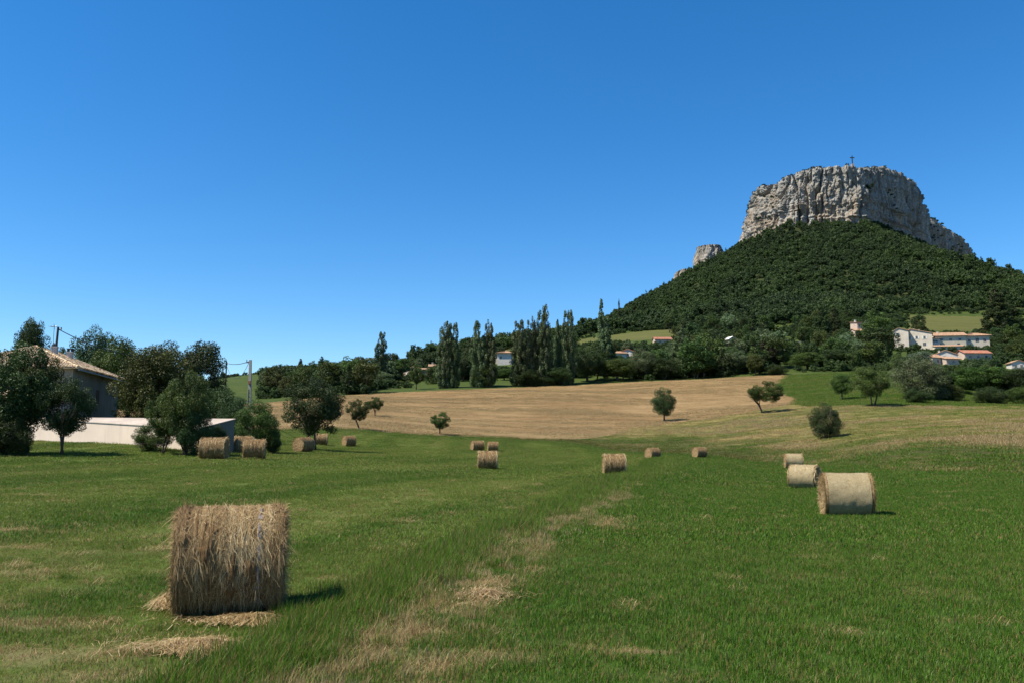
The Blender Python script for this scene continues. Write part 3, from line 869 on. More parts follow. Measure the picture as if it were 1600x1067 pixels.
def bale_mesh(D, L, nx, nt_, rough, seed, sag=.03, groove=.02):
    """one closed body: mantle plus two coiled ends, axis along x, standing on z = 0"""
    rr = D / 2
    xs = np.linspace(-L / 2, L / 2, nx); th = np.linspace(0, 2 * np.pi, nt_, endpoint=False)
    X, T = np.meshgrid(xs, th, indexing='ij')
    gx = fbm(X * 9 + seed, np.zeros_like(X) + seed, oct=3, seed=seed)
    ed = 1 - np.clip((L / 2 - np.abs(X)) / (.05 * D), 0, 1)
    r = rr + groove * gx + rough * fbm(X * 22, np.cos(T) * 2.2 + 5, np.sin(T) * 2.2 + seed, oct=4, seed=seed + 3) + rough * 1.2 * fbm(X * 4, np.cos(T) * 3 + 9, np.sin(T) * 3, oct=3, seed=seed + 7) - ed ** 2 * .035 * D
    Yy = r * np.cos(T); Zz = r * np.sin(T)
    Zz = np.where(Zz < -rr + sag, -rr + sag + (Zz + rr - sag) * .12, Zz)
    Yy = Yy * (1 + .025 * np.clip(-np.sin(T), 0, 1))
    V = [np.stack([X, Yy, Zz], -1).reshape(-1, 3)]
    i = np.arange(nx - 1)[:, None] * nt_; j = np.arange(nt_)[None, :]; j2 = (j + 1) % nt_
    F = np.stack([i + j, i + j2, i + nt_ + j2, i + nt_ + j], -1).reshape(-1, 4)[:, ::-1]
    mant_n = len(F)
    faces = [F]; off = nx * nt_
    rings = 14
    for side in (0, 1):
        sg = -1 if side == 0 else 1
        rim = V[0].reshape(nx, nt_, 3)[0 if side == 0 else nx - 1]
        prev = np.arange(nt_) + (0 if side == 0 else (nx - 1) * nt_)
        for k in range(1, rings):
            q = 1 - k / rings
            pts = rim.copy(); pts[:, 1:] *= q
            rad = q * rr
            sp_ = np.sin(rad * 55 + th * 1.0) * .008 + fbm(pts[:, 1] * 7, pts[:, 2] * 7, oct=3, seed=seed + side) * .03
            pts[:, 0] = rim[:, 0] + sg * (sp_ + .035 * (1 - q ** 3))
            V.append(pts); cur = off + np.arange(nt_); off += nt_
            f = np.stack([prev, np.roll(prev, -1), np.roll(cur, -1), cur], 1)
            faces.append(f if side == 0 else f[:, ::-1]); prev = cur
        V.append(np.array([[rim[:, 0].mean() + sg * .03, 0, 0]])); ctr = off; off += 1
        f = np.stack([prev, np.roll(prev, -1), np.full(nt_, ctr)], 1)
        faces.append(f if side == 0 else f[:, ::-1])
    V = np.concatenate(V); V[:, 2] += rr - sag * .9
    me = mesh_np('bale_body', V, faces, True)
    me.materials.append(M['hay']); me.materials.append(M['hay_end'])
    mi = np.ones(len(me.polygons), dtype=np.int32); mi[:mant_n] = 0
    me.polygons.foreach_set('material_index', mi)
    return me

def straw_mesh(D, L, n, seed, length=(.06, .24), wid=.004, lift=.02, ends=.2, hang=.0, zmin=.04):
    """loose stalks lying over the mantle and round the rims"""
    g = np.random.default_rng(seed); rr = D / 2
    x0 = g.uniform(-L / 2, L / 2, n)
    kk = g.uniform(0, 1, n) < .22
    x0[kk] = np.sign(g.uniform(-1, 1, kk.sum())) * (L / 2 - np.abs(g.normal(0, .02, kk.sum())))
    th0 = g.uniform(0, 2 * np.pi, n)
    dth = g.choice([-1, 1], n) * np.abs(g.normal(1, .25, n)); dx = g.normal(0, .32, n)
    wild = g.uniform(0, 1, n) < .26
    dx[wild] = g.normal(0, 1.4, wild.sum())
    ln = g.uniform(*length, n)
    lf = np.abs(g.normal(0, lift, n)); lf[wild] *= 1.8
    ear = (x0 > L / 2 - .12) & (np.sin(th0) > .1); lf[ear] *= 1.5
    lf += np.clip(fbm(x0 * 3, np.cos(th0) * 2 + 4, oct=2, seed=seed + 60), 0, 1) * .05 * (lift > .04)
    K = 4
    V = np.zeros((n, K, 2, 3)); ws = wid * g.uniform(.5, 1.4, n)
    nrm = np.sqrt(dth ** 2 + dx ** 2)
    for k in range(K):
        u = k / (K - 1)
        th = th0 + dth / nrm * ln * u / rr
        x = x0 + dx / nrm * ln * u
        r = rr * .997 + lf * u ** 1.6 * (1.0) + .004 + .01 * np.sin(x0 * 60 + u * 3)
        r = r - .0
        over = np.clip(np.abs(x) - L / 2, 0, 1)
        r = r - over * .6
        for s_, q in enumerate((-1, 1)):
            ox = -dth / nrm * ws * q * .5 * (1 - .6 * u); ot = dx / nrm * ws * q * .5 * (1 - .6 * u)
            t2 = th + ot / rr
            V[:, k, s_] = np.stack([x + ox, r * np.cos(t2), rr + r * np.sin(t2) - hang * u * u * ln], 1)
    ok = (V[:, :, :, 2].min((1, 2)) > zmin)
    V = V[ok]; n = len(V)
    V = V.reshape(n, K * 2, 3)
    b = np.arange(n)[:, None] * (K * 2)
    F = np.concatenate([b + np.array([[2 * k, 2 * k + 1, 2 * k + 3, 2 * k + 2]]) for k in range(K - 1)])
    tint = np.repeat(np.clip(g.uniform(0, 1, n) * .7 + .15 + .75 * fbm(V[:, 0, 0] * 9, V[:, 0, 1] * .8, oct=3, seed=seed + 50), 0, 1), K * 2)
    # fringe of the two round ends: stalks sticking outwards from the rim and the face
    m = int(n * ends)
    sd_ = g.choice([-1, 1], m); rad = rr * np.sqrt(g.uniform(.1, 1.0, m)); a = g.uniform(0, 2 * np.pi, m)
    d = np.stack([sd_ * np.abs(g.normal(.35, .25, m)), g.normal(0, 1, m) * .8 - np.sin(a), g.normal(0, 1, m) * .8 + np.cos(a) - .3], 1)
    d /= np.linalg.norm(d, axis=1)[:, None]; l2 = g.uniform(.05, .16, m)
    p0 = np.stack([sd_ * (L / 2 + .015), rad * np.cos(a), rr + rad * np.sin(a)], 1)
    p1 = p0 + d * l2[:, None] * .5 + np.stack([sd_ * .01, 0 * a, 0 * a], 1); p2 = p0 + d * l2[:, None] - np.array([[0, 0, .02]])
    side = np.cross(d, np.stack([sd_, 0 * a, 0 * a], 1)); side /= (np.linalg.norm(side, axis=1)[:, None] + 1e-6); wv = side * wid * .55
    V2 = np.stack([p0 - wv, p0 + wv, p1 - wv, p1 + wv, p2 - wv * .4, p2 + wv * .4], 1)
    ok = V2[:, :, 2].min(1) > .0; V2 = V2[ok]; m = len(V2)
    b2 = n * K * 2 + np.arange(m)[:, None] * 6
    F2 = np.concatenate([b2 + np.array([[0, 1, 3, 2]]), b2 + np.array([[2, 3, 5, 4]])])
    me = mesh_np('loose_straw', np.concatenate([V.reshape(-1, 3), V2.reshape(-1, 3)]), [F, F2], True)
    fattr(me, 'tint', np.concatenate([tint, np.repeat(g.uniform(.1, .9, m), 6)]))
    return me

def net_mesh(D, L, seed, inset=.10, clear=.006):
    """net wrap: thin sleeve round the mantle that stops short of the rims"""
    rr = D / 2 + clear + .008; nx, nt_ = 60, 200
    xs = np.linspace(-L / 2 + inset, L / 2 - inset, nx); th = np.linspace(0, 2 * np.pi, nt_, endpoint=False)
    X, T = np.meshgrid(xs, th, indexing='ij')
    r = rr + .012 + .010 * fbm(X * 6, np.cos(T) * 3 + 3, np.sin(T) * 3, oct=4, seed=seed) + .012 * fbm(X * 2, np.cos(T) * 2 + 3, np.sin(T) * 2, oct=2, seed=seed + 4)
    Zz = r * np.sin(T); Zz = np.where(Zz < -rr + .03, -rr + .03 + (Zz + rr - .03) * .12, Zz)
    Yy = r * np.cos(T) * (1 + .025 * np.clip(-np.sin(T), 0, 1))
    V = np.stack([X, Yy, Zz + rr - .03], -1).reshape(-1, 3)
    i = np.arange(nx - 1)[:, None] * nt_; j = np.arange(nt_)[None, :]; j2 = (j + 1) % nt_
    F = np.stack([i + j, i + j2, i + nt_ + j2, i + nt_ + j], -1).reshape(-1, 4)[:, ::-1]
    return mesh_np('net_wrap', V, F, True)

def place_bale(root, px, py, yaw, D, lab, roll=0):
    v = hit(px, py)
    # the photo y is the lower edge of the drum: its axis stands about a quarter diameter farther back
    back = D * .30
    k = (v.y + back) / v.y
    x, y = v.x * k, v.y + back
    root.location = (x, y, h1(x, y) - .03)
    root.rotation_euler = (0, roll, R(yaw))
    root['label'] = lab
    return root

G_B = 'round hay bales scattered over the mown field'
def new_bale(name, D, L, pale, fine, seed):
    r = empty(name, (0, 0, 0)); tag(r, 'round hay bale', 'hay bale', G_B)
    if fine:
        obj('bale_body', bale_mesh(D, L, 150, 300, .010 if pale else .034, seed, groove=.006 if pale else .06), None, r)
    else:
        obj('bale_body', bale_mesh(D, L, 40, 90, .008 if pale else .02, seed, groove=.006 if pale else .03), None, r)
    if pale: obj('net_wrap', net_mesh(D, L, seed, .05 * L), M['net'], r)
    if fine and not pale:
        obj('loose_straw', straw_mesh(D, L, 24000, seed, lift=.034, wid=.0045, hang=.3, ends=.35), M['straw'], r)
    elif fine:
        obj('loose_straw', straw_mesh(D, L, 9000, seed, length=(.04, .14), lift=.012, wid=.006, ends=1.2), M['straw'], r)
    else:
        obj('loose_straw', straw_mesh(D, L, 1500, seed, length=(.08, .3), lift=.03, wid=.016, ends=.5), M['straw'], r)
    return r

b = new_bale('hay_bale', 1.26, 1.17, False, True, 3)
# frayed band of pale wrap near the right end
_th = np.linspace(0, 2 * np.pi, 260, endpoint=False); _rr = .63 + .035 + .012 * fbm(_th * 9, _th * 0, oct=3, seed=2)
_vs = []
for _x in (.31, .325, .342):
    _w = _x + .02 * fbm(_th * 5, _th * 0 + _x * 40, oct=3, seed=4)
    _vs.append(np.stack([_w, _rr * np.cos(_th), np.maximum(_rr * np.sin(_th), -.59) + .61], 1))
_i = np.arange(260); _f = np.concatenate([np.stack([k * 260 + _i, (k + 1) * 260 + _i, (k + 1) * 260 + np.roll(_i, -1), k * 260 + np.roll(_i, -1)], 1) for k in (0, 1)])
_f = _f[fbm(np.tile(_th, 2) * 12, np.repeat([0., 7.], 260), oct=3, seed=12) > .12]
obj('wrap_band', mesh_np('wrap_band', np.concatenate(_vs), _f, True), plain('faded_wrap', (.24, .20, .18), .7, .4, 30), b)
place_bale(b, 357, 963, 17, 1.3, 'large shaggy brown hay bale in the left foreground, by far the nearest')
b = new_bale('hay_bale', 1.28, 1.32, True, True, 5)
place_bale(b, 1324, 806, -12, 1.28, 'pale net-wrapped hay bale nearest on the right, in front of two others')
pale = new_bale('hay_bale', 1.3, 1.45, True, False, 8)
place_bale(pale, 1258, 763, -37, 1.3, 'pale hay bale just behind the big right-hand one, its dark end turned right')
pale2 = copy_tree(pale)
place_bale(pale2, 1240, 731, -8, 1.3, 'pale hay bale farthest of the three on the right, beside the rough grass')
kinds = [new_bale('hay_bale', 1.3, 1.3, False, False, 11), new_bale('hay_bale', 1.3, 1.45, False, False, 13), new_bale('hay_bale', 1.25, 1.25, False, False, 15)]
far = [(960, 741, 0, 0, 'brown hay bale standing alone near the end of the long grass strip'),
       (1020, 717, 30, 2, 'rounded brown hay bale at the foot of the dark green bank, coil end showing'),
       (1093, 715, 24, 2, 'small hay bale sunk low behind tall grass, just right of the coiled one'),
       (762, 733, 2, 0, 'brown hay bale in front of a pair of smaller ones in mid field'),
       (746, 704, 22, 1, 'left-hand of the two small bales behind the single mid-field one'),
       (770, 705, 8, 2, 'right-hand of the two small bales behind the single mid-field one'),
       (334, 717, 4, 1, 'left hay bale of the three by the white shed, dark end to the right'),
       (397, 717, 14, 2, 'ragged hay bale at the right end of the group by the white shed'),
       (379, 708, 42, 0, 'hay bale half hidden behind the other two near the white shed'),
       (474, 706, 64, 1, 'hay bale showing its coiled round face, in front of the lone dark tree'),
       (502, 695, 10, 0, 'small hay bale right at the foot of the lone dark tree'),
       (545, 697, 40, 2, 'small hay bale standing apart right of the lone dark tree, below the stubble field')]
used = set()
for (px, py, yaw, k, lab) in far:
    r = kinds[k] if k not in used else copy_tree(kinds[k])
    used.add(k)
    place_bale(r, px, py, yaw, 1.3, lab)

# pale stalks standing out of the turf are part of the grass; loose hay lies round the nearest bale
def hay_pile(px, py, rx, ry, hgt, n, seed, label):
    v = hit(px, py); g = np.random.default_rng(seed)
    a = g.uniform(0, 6.283, n); q = np.abs(g.normal(0, .62, n)) * (1 + .5 * vnoise(np.cos(a) * 2.5 + seed, np.sin(a) * 2.5, seed=seed)); X = np.cos(a) * q * rx; Y = np.sin(a) * q * ry
    def surf(x, y): return hgt * np.exp(-((x / rx) ** 2 + (y / ry) ** 2) * 2.2) * (1 + .5 * fbm(x * 7 + seed, y * 7, oct=2, seed=seed)) + .025
    d = g.normal(.1, .9, n); L = g.uniform(.06, .26, n); cv = g.normal(0, .5, n); ws = .0042 * g.uniform(.6, 1.4, n); up = np.abs(g.normal(0, .02, n))
    V = np.zeros((n, 4, 2, 3))
    for k in range(4):
        u = k / 3; dd = d + cv * u
        x = X + np.cos(dd) * L * u; y = Y + np.sin(dd) * L * u; z = surf(x, y) + up + .02 * math.sin(u * 3.14)
        for s_, sg in enumerate((-1, 1)): V[:, k, s_] = np.stack([x - np.sin(dd) * ws * sg * .5, y + np.cos(dd) * ws * sg * .5, z], 1)
    b_ = np.arange(n)[:, None] * 8
    F = np.concatenate([b_ + np.array([[2 * k, 2 * k + 1, 2 * k + 3, 2 * k + 2]]) for k in range(3)])
    me = mesh_np('loose_hay', V.reshape(-1, 3), F, True); fattr(me, 'tint', np.repeat(g.uniform(0, .95, n), 8))
    tag(obj('loose_hay', me, M['straw'], loc=(v.x, v.y, v.z)), label, 'loose hay', 'loose hay lying on the grass')
hay_pile(312, 1020, .62, .30, .05, 3000, 1, 'heap of reddish loose hay lying in front of the big left bale')
hay_pile(395, 976, .62, .15, .05, 2200, 2, 'streak of loose hay along the foot of the big left bale')
hay_pile(262, 948, .22, .30, .08, 1500, 3, 'small tuft of fallen hay at the left end of the big bale')
hay_pile(755, 933, .35, .4, .03, 900, 6, 'small brownish heap of straw farther up the long grass strip')

# ------------------------------------------------------------------ trees
def leaf_cloud(centers, radii, nper, leaf, seed, squash=(1, 1, 1), outward=.5, up=.25, tone=None):
    """leaf-sized quads on the shells of many small clumps"""
    g = np.random.default_rng(seed)
    centers = np.asarray(centers, float); radii = np.asarray(radii, float)
    n = np.maximum(8, (nper * (radii / radii.mean()) ** 2).astype(int))
    ci = np.repeat(np.arange(len(centers)), n); N = len(ci)
    d = g.normal(0, 1, (N, 3)); d /= np.linalg.norm(d, axis=1)[:, None]
    rr = radii[ci] * g.uniform(.45, 1.12, N) ** .6
    P = centers[ci] + d * rr[:, None] * np.array(squash)[None, :]
    nrm = d * outward + g.normal(0, 1, (N, 3)) * .55 + np.array([[0, 0, up]])
    nrm /= np.linalg.norm(nrm, axis=1)[:, None]
    a = np.cross(nrm, g.normal(0, 1, (N, 3))); a /= np.linalg.norm(a, axis=1)[:, None]
    b = np.cross(nrm, a)
    sz = leaf * g.uniform(.6, 1.35, N)[:, None]
    V = np.stack([P - a * sz * .5, P - b * sz * .28 + nrm * sz * .06, P + a * sz * .5, P + b * sz * .28 + nrm * sz * .06], 1)
    F = np.arange(N)[:, None] * 4 + np.arange(4)[None, :]
    ct = g.uniform(.15, .85, len(centers)) if tone is None else tone
    tint = np.clip(ct[ci] + g.normal(0, .10, N), 0, 1)
    me = mesh_np('crown', V.reshape(-1, 3), F, False)
    fattr(me, 'tint', np.repeat(tint, 4))
    return me

def crown_centers(kind, n, seed):
    """clump centres in a unit crown: height 0..1, half width 0.5 unless stated"""
    g = np.random.default_rng(seed); out = []; rad = []
    lob = g.normal(0, 1, (7, 3)); lob /= np.linalg.norm(lob, axis=1)[:, None]; la = g.uniform(-.32, .34, 7)
    while len(out) < n:
        if kind in ('round', 'bush', 'open', 'lopsided'):
            d = g.normal(0, 1, 3); d /= np.linalg.norm(d)
            r = g.uniform(.25, 1) ** .5
            bump = 1 + float((la * np.clip(lob @ d, 0, 1) ** 3).sum())
            z0, zr = (.60, .40) if kind != 'bush' else (.47, .50)
            if kind == 'open': z0, zr = .64, .36
            p = np.array([d[0] * .46 * r * bump, d[1] * .46 * r * bump, z0 + d[2] * zr * r * bump])
            if kind == 'open' and (math.sin(p[0] * 13 + seed) * math.sin(p[1] * 13 + 1) * math.sin(p[2] * 17)) > .22: continue
            if p[2] < (.02 if kind == 'bush' else .24): continue
            q = g.uniform(.07, .15) if kind != 'open' else g.uniform(.05, .11)
        elif kind == 'poplar':
            if not out:
                sp_a = g.uniform(0, 6.283, 7); sp_r = np.concatenate([[.02], g.uniform(.12, .27, 6)]); sp_h = np.concatenate([[1.0], g.uniform(.70, .95, 6)])
            k = g.integers(0, 7); hk = sp_h[k]; u = g.uniform(.04, 1)
            z = u * hk
            env = .26 * min(1, (u / .12) ** .6) * (1 - u ** 3.2) ** .8 + .012
            a = g.uniform(0, 6.283); r = env * g.uniform(.2, 1) ** .5 * (1 + .25 * math.sin(z * 37 + k * 2 + seed))
            lean_ = .75 + .25 * min(1, z * 2.5)
            p = np.array([math.cos(sp_a[k]) * sp_r[k] * lean_ + math.cos(a) * r, math.sin(sp_a[k]) * sp_r[k] * lean_ + math.sin(a) * r, z]); q = g.uniform(.05, .10) * (1 - .35 * u)
        elif kind == 'cypress':
            z = g.uniform(.02, .985)
            env = .5 * min(1, (z / .1) ** .5) * (1 - z) ** .55
            a = g.uniform(0, 6.283); r = env * g.uniform(.3, 1) ** .5
            p = np.array([math.cos(a) * r, math.sin(a) * r, z]); q = .13 * (1.05 - z * .75)
        elif kind == 'conifer':
            z = g.uniform(.08, .99)
            lay = .78 + .3 * abs(math.sin(z * 26 + seed))
            env = .5 * (1 - z) ** .8 * lay + .015
            a = g.uniform(0, 6.283); r = env * g.uniform(.15, 1) ** .5
            p = np.array([math.cos(a) * r, math.sin(a) * r, z - .10 * r]); q = .11 * (1.1 - z * .85)
        out.append(p); rad.append(q)
    return np.array(out), np.array(rad)

def crown_mesh(kind, W, H, nclump, nleaf, leaf, seed):
    c_, r_ = crown_centers(kind, nclump, seed)
    g = np.random.default_rng(seed + 99)
    c_ = c_ * np.array([[W, W, H]])
    zf = .9
    if kind == 'poplar': zf = 2.2
    if kind == 'cypress': zf = 1.7
    me = leaf_cloud(c_, r_ * W, nleaf, leaf, seed, (1, 1, zf), .55, .25)
    return me

def trunk_mesh(W, H, seed, kind, multi=1, split=.28):
    g = random.Random(seed); mb = MB()
    if kind in ('poplar', 'cypress', 'conifer'):
        mb.tube([(0, 0, -.4), (0, 0, H * .15), (W * .02, 0, H * .5), (0, 0, H * .93)], [H * .022, H * .017, H * .01, H * .003], 8)
        for k in range(10):
            z = H * (.15 + .07 * k); a = g.uniform(0, 6.28); r = W * (.32 - .02 * k)
            mb.tube([(0, 0, z), (math.cos(a) * r * .6, math.sin(a) * r * .6, z + H * .07), (math.cos(a) * r, math.sin(a) * r, z + H * .16)], [H * .006, H * .004, H * .0015], 5)
        return mb.mesh('trunk', True)
    r0 = H * .03 if multi == 1 else H * .018
    for m in range(multi):
        a0 = g.uniform(0, 6.28) + m * 6.28 / multi; sp_ = 0 if multi == 1 else W * .16
        top = Vector((math.cos(a0) * sp_ + g.uniform(-.03, .03) * W, math.sin(a0) * sp_, H * split))
        b0 = Vector((math.cos(a0) * sp_ * .25, math.sin(a0) * sp_ * .25, -.4))
        mid = (b0 + top) / 2 + Vector((g.uniform(-.02, .02) * W, g.uniform(-.02, .02) * W, 0))
        mb.tube([b0, mid, top], [r0 * 1.25, r0 * .95, r0 * .8], 9)
        nb = 6 if multi == 1 else 3
        for k in range(nb):
            a = a0 + 6.28 * k / nb + g.uniform(-.4, .4) if multi == 1 else a0 + g.uniform(-1, 1)
            rr = W * g.uniform(.2, .36); zz = H * g.uniform(.55, .85)
            e = Vector((math.cos(a) * rr, math.sin(a) * rr, zz))
            m1 = top.lerp(e, .45) + Vector((math.cos(a) * rr * .15, math.sin(a) * rr * .15, -H * .03))
            mb.tube([top - Vector((0, 0, H * .01)), m1, e], [r0 * .6, r0 * .38, r0 * .1], 6)
            for q in range(3):
                a2 = a + g.uniform(-1, 1); e2 = m1 + Vector((math.cos(a2) * W * .17, math.sin(a2) * W * .17, H * g.uniform(.05, .2)))
                mb.tube([m1, m1.lerp(e2, .5) + Vector((0, 0, -H * .01)), e2], [r0 * .32, r0 * .2, r0 * .05], 5)
    return mb.mesh('trunk', True)

PROTO = {}
def proto(kind, lod, var, leafmat):
    """shared crown and trunk meshes of unit trees 10 m high"""
    key = (kind, lod, var)
    if key not in PROTO:
        W, H = {'round': (8, 10), 'lopsided': (8, 10), 'open': (8.5, 10), 'bush': (9, 10), 'poplar': (3.2, 10), 'cypress': (2.0, 10), 'conifer': (5.0, 10)}[kind]
        s = hash((kind == 'bush', kind == 'poplar', kind == 'conifer', lod, var)) % 1000 + var * 31 + lod * 7
        if lod == 0: nc, nl, lf = 110, 300, .20
        elif lod == 1: nc, nl, lf = 75, 75, .42
        else: nc, nl, lf = 30, 36, .95
        if kind == 'open': nc = int(nc * .8)
        if kind in ('poplar', 'cypress'):
            nc = int(nc * 2.6); nl = int(nl * .36); lf *= .75
        if kind == 'conifer': nc = int(nc * 1.6); nl = int(nl * .6); lf *= .8
        cr = crown_mesh(kind, W, H, nc, nl, lf, s)
        tr = trunk_mesh(W, H, s, kind, multi={'bush': 4}.get(kind, 1 if var % 2 == 0 else 2) if kind in ('bush', 'open', 'lopsided', 'round') else 1, split=.12 if kind == 'bush' else .26)
        tr.materials.append(M['bark'])
        PROTO[key] = (cr, tr, W, H)
    return PROTO[key]

CROWN_BY_MAT = {}
def tree(kind, x, y, H, Wd, leafmat, label, group=None, lod=1, var=0, name=None, cat='tree', sink=0.0, tilt=0.0, rz=None):
    cr, tr, W0, H0 = proto(kind, lod, var, leafmat)
    key = (kind, lod, var, leafmat)
    if key not in CROWN_BY_MAT:
        m2 = cr if len(cr.materials) == 0 else cr.copy()
        if len(m2.materials): m2.materials[0] = M[leafmat]
        else: m2.materials.append(M[leafmat])
        CROWN_BY_MAT[key] = m2
    nm = name or {'round': 'broadleaf_tree', 'lopsided': 'broadleaf_tree', 'open': 'broadleaf_tree', 'bush': 'bush', 'poplar': 'poplar_tree', 'cypress': 'cypress_tree', 'conifer': 'conifer_tree'}[kind]
    r = empty(nm, (x, y, h1(x, y) - sink), random.uniform(0, 6.28) if rz is None else rz)
    r.rotation_euler = (0, tilt, r.rotation_euler[2])
    tag(r, label, cat, group)
    o1 = obj('crown', CROWN_BY_MAT[key], None, r); o2 = obj('trunk' if kind != 'bush' else 'stems', tr, None, r)
    sc = (Wd / W0, Wd / W0, H / H0)
    o1.scale = sc; o2.scale = sc
    return r

def ptree(kind, px, top, base, wpx, leafmat, label, Y=None, **kw):
    """place a tree from its photo x, top, foot and width; depth given or from the foot"""
    if Y is None:
        v = hit(px, base); Y = v.y
    x = at(px, base if base else 600, Y).x
    z = h1(x, Y); zt = at(px, top, Y).z
    H = max(1.0, zt - z, wpx * Y / 1280.0 * .5)
    return tree(kind, x, Y, H, wpx * Y / 1280.0, leafmat, label, **kw)

# near trees round the farmhouse
G_H = 'trees and shrubs round the farmhouse'
ptree('round', 8, 548, 690, 125, 'leaf_dark', 'dark leafy tree at the left edge of the picture in front of the farmhouse', Y=50, group=G_H, lod=0, var=0)
ptree('open', 48, 543, 690, 84, 'leaf', 'orchard tree with light green top hiding the left half of the farmhouse roof', Y=51, group=G_H, lod=0, var=1)
ptree('lopsided', 98, 590, 690, 84, 'leaf_dark', 'low dark orchard tree with leaning stems in front of the farmhouse wall', Y=50, group=G_H, lod=0, var=3)
ptree('bush', 8, 636, 690, 90, 'leaf_dark', 'dark shrub under the leftmost orchard tree', Y=49, group=G_H, lod=0, var=0)
ptree('round', 38, 496, 650, 58, 'leaf_dark', 'dark round tree rising above the farmhouse roof at the far left', Y=106, group=G_H, lod=0, var=2)
ptree('open', 90, 541, 650, 45, 'leaf_dark', 'thin tree just behind the farmhouse chimneys', Y=104, group=G_H, lod=0, var=1)
ptree('round', 140, 524, 650, 75, 'leaf_dark', 'tree directly behind the right end of the farmhouse roof', Y=104, group=G_H, lod=0, var=0)
ptree('round', 165, 540, 650, 80, 'leaf_dark', 'dark tree filling the gap just right of the farmhouse eave', Y=108, group=G_H, lod=0, var=1)
ptree('round', 190, 532, 650, 92, 'leaf', 'tall green tree right of the farmhouse roof', Y=98, group=G_H, lod=0, var=3)
ptree('round', 238, 538, 655, 118, 'leaf_olive', 'big yellowish green tree over the low white shed', Y=78, group=G_H, lod=0, var=2)
ptree('round', 298, 537, 655, 105, 'leaf_dark', 'big dark tree at the right end of the farmhouse wood', Y=84, group=G_H, lod=0, var=1)
ptree('bush', 215, 606, 655, 70, 'leaf_olive', 'yellowish shrub beside the shaded farmhouse wall', Y=78, group=G_H, lod=0, var=1)
ptree('bush', 338, 600, 660, 88, 'leaf_dark', 'dark rounded shrub behind the right end of the white shed', Y=76, group=G_H, lod=0, var=2)
ptree('bush', 365, 618, 668, 55, 'leaf_dark', 'dark shrub between the shed and the concrete pole', Y=74, group=G_H, lod=0, var=0)
ptree('lopsided', 288, 590, 699, 78, 'leaf', 'leafy young tree standing at the corner of the white shed', Y=53, group=G_H, lod=0, var=0)
ptree('bush', 297, 634, 701, 62, 'leaf_dark', 'dark shrub at the foot of the young tree by the shed corner', Y=52.5, group=G_H, lod=0, var=3)
ptree('open', 252, 618, 697, 60, 'leaf', 'thin sapling against the white shed wall, left of the leafy young tree', Y=53.5, group=G_H, lod=0, var=1)
ptree('bush', 240, 660, 697, 66, 'leaf', 'low green weedy bush by the old rail', Y=56, group=G_H, lod=0, var=3)
ptree('bush', 345, 668, 692, 26, 'leaf_dark', 'small dark bush against the shaded gable of the shed', Y=57, group=G_H, lod=0, var=1)
ptree('bush', 336, 661, 700, 36, 'leaf_dark', 'dark bush just behind the leftmost of the three bales, on the shed gable', Y=55, group=G_H, lod=0, var=2)
ptree('bush', 322, 664, 692, 18, 'leaf_dark', 'narrow dark bush left on the shaded gable of the shed', Y=56.2, group=G_H, lod=0, var=0)
ptree('bush', 403, 622, 690, 72, 'leaf', 'pointed green bush at the edge of the stubble, right of the shed', Y=66, group=G_H, lod=0, var=2)
ptree('bush', 425, 668, 691, 36, 'leaf_olive', 'low olive bush at the right foot of the pointed bush', Y=67, group=G_H, lod=0, var=0)

# single trees in the fields
G_S = 'single trees standing in the fields'
ptree('round', 494, 594, 684, 84, 'leaf_dark', 'lone dark tree with wide ragged crown between the hay field and the stubble', Y=79, group=G_S, lod=0, var=1)
ptree('open', 563, 624, 670, 38, 'leaf', 'small leaning tree in the stubble right of the lone dark tree', group=G_S, lod=0, var=1, tilt=-.10)
ptree('open', 586, 620, 650, 30, 'leaf', 'small tree behind the leaning one in the stubble', group=G_S, lod=0, var=3)
ptree('open', 687, 645, 678, 31, 'leaf', 'smallest field tree, alone low in the stubble in mid picture', group=G_S, lod=0, var=0)
ptree('round', 1038, 609, 658, 36, 'leaf_dark', 'dark oval tree standing in the stubble above the coiled bale', group=G_S, lod=0, var=0)
ptree('open', 1194, 596, 644, 60, 'leaf', 'wide flat-crowned tree at the right end of the stubble field', group=G_S, lod=0, var=3)
ptree('bush', 1293, 626, 684, 52, 'leaf_dark', 'dark bushy tree on the yellow grass behind the pale bales', group=G_S, lod=0, var=1, cat='bush')
ptree('round', 1316, 582, 624, 33, 'leaf', 'round solitary tree on the small green meadow', group=G_S, lod=0, var=2)
ptree('round', 1363, 572, 634, 56, 'leaf_olive', 'broad olive tree on the green meadow, right of the round one', group=G_S, lod=0, var=1)
ptree('bush', 1435, 552, 624, 84, 'leaf_poplar', 'grey green bushy tree at the right side of the green meadow', group=G_S, lod=0, var=2)
ptree('bush', 1432, 606, 629, 40, 'leaf_dark', 'low dark bush under the grey green tree on the meadow', group=G_S, lod=0, var=0)

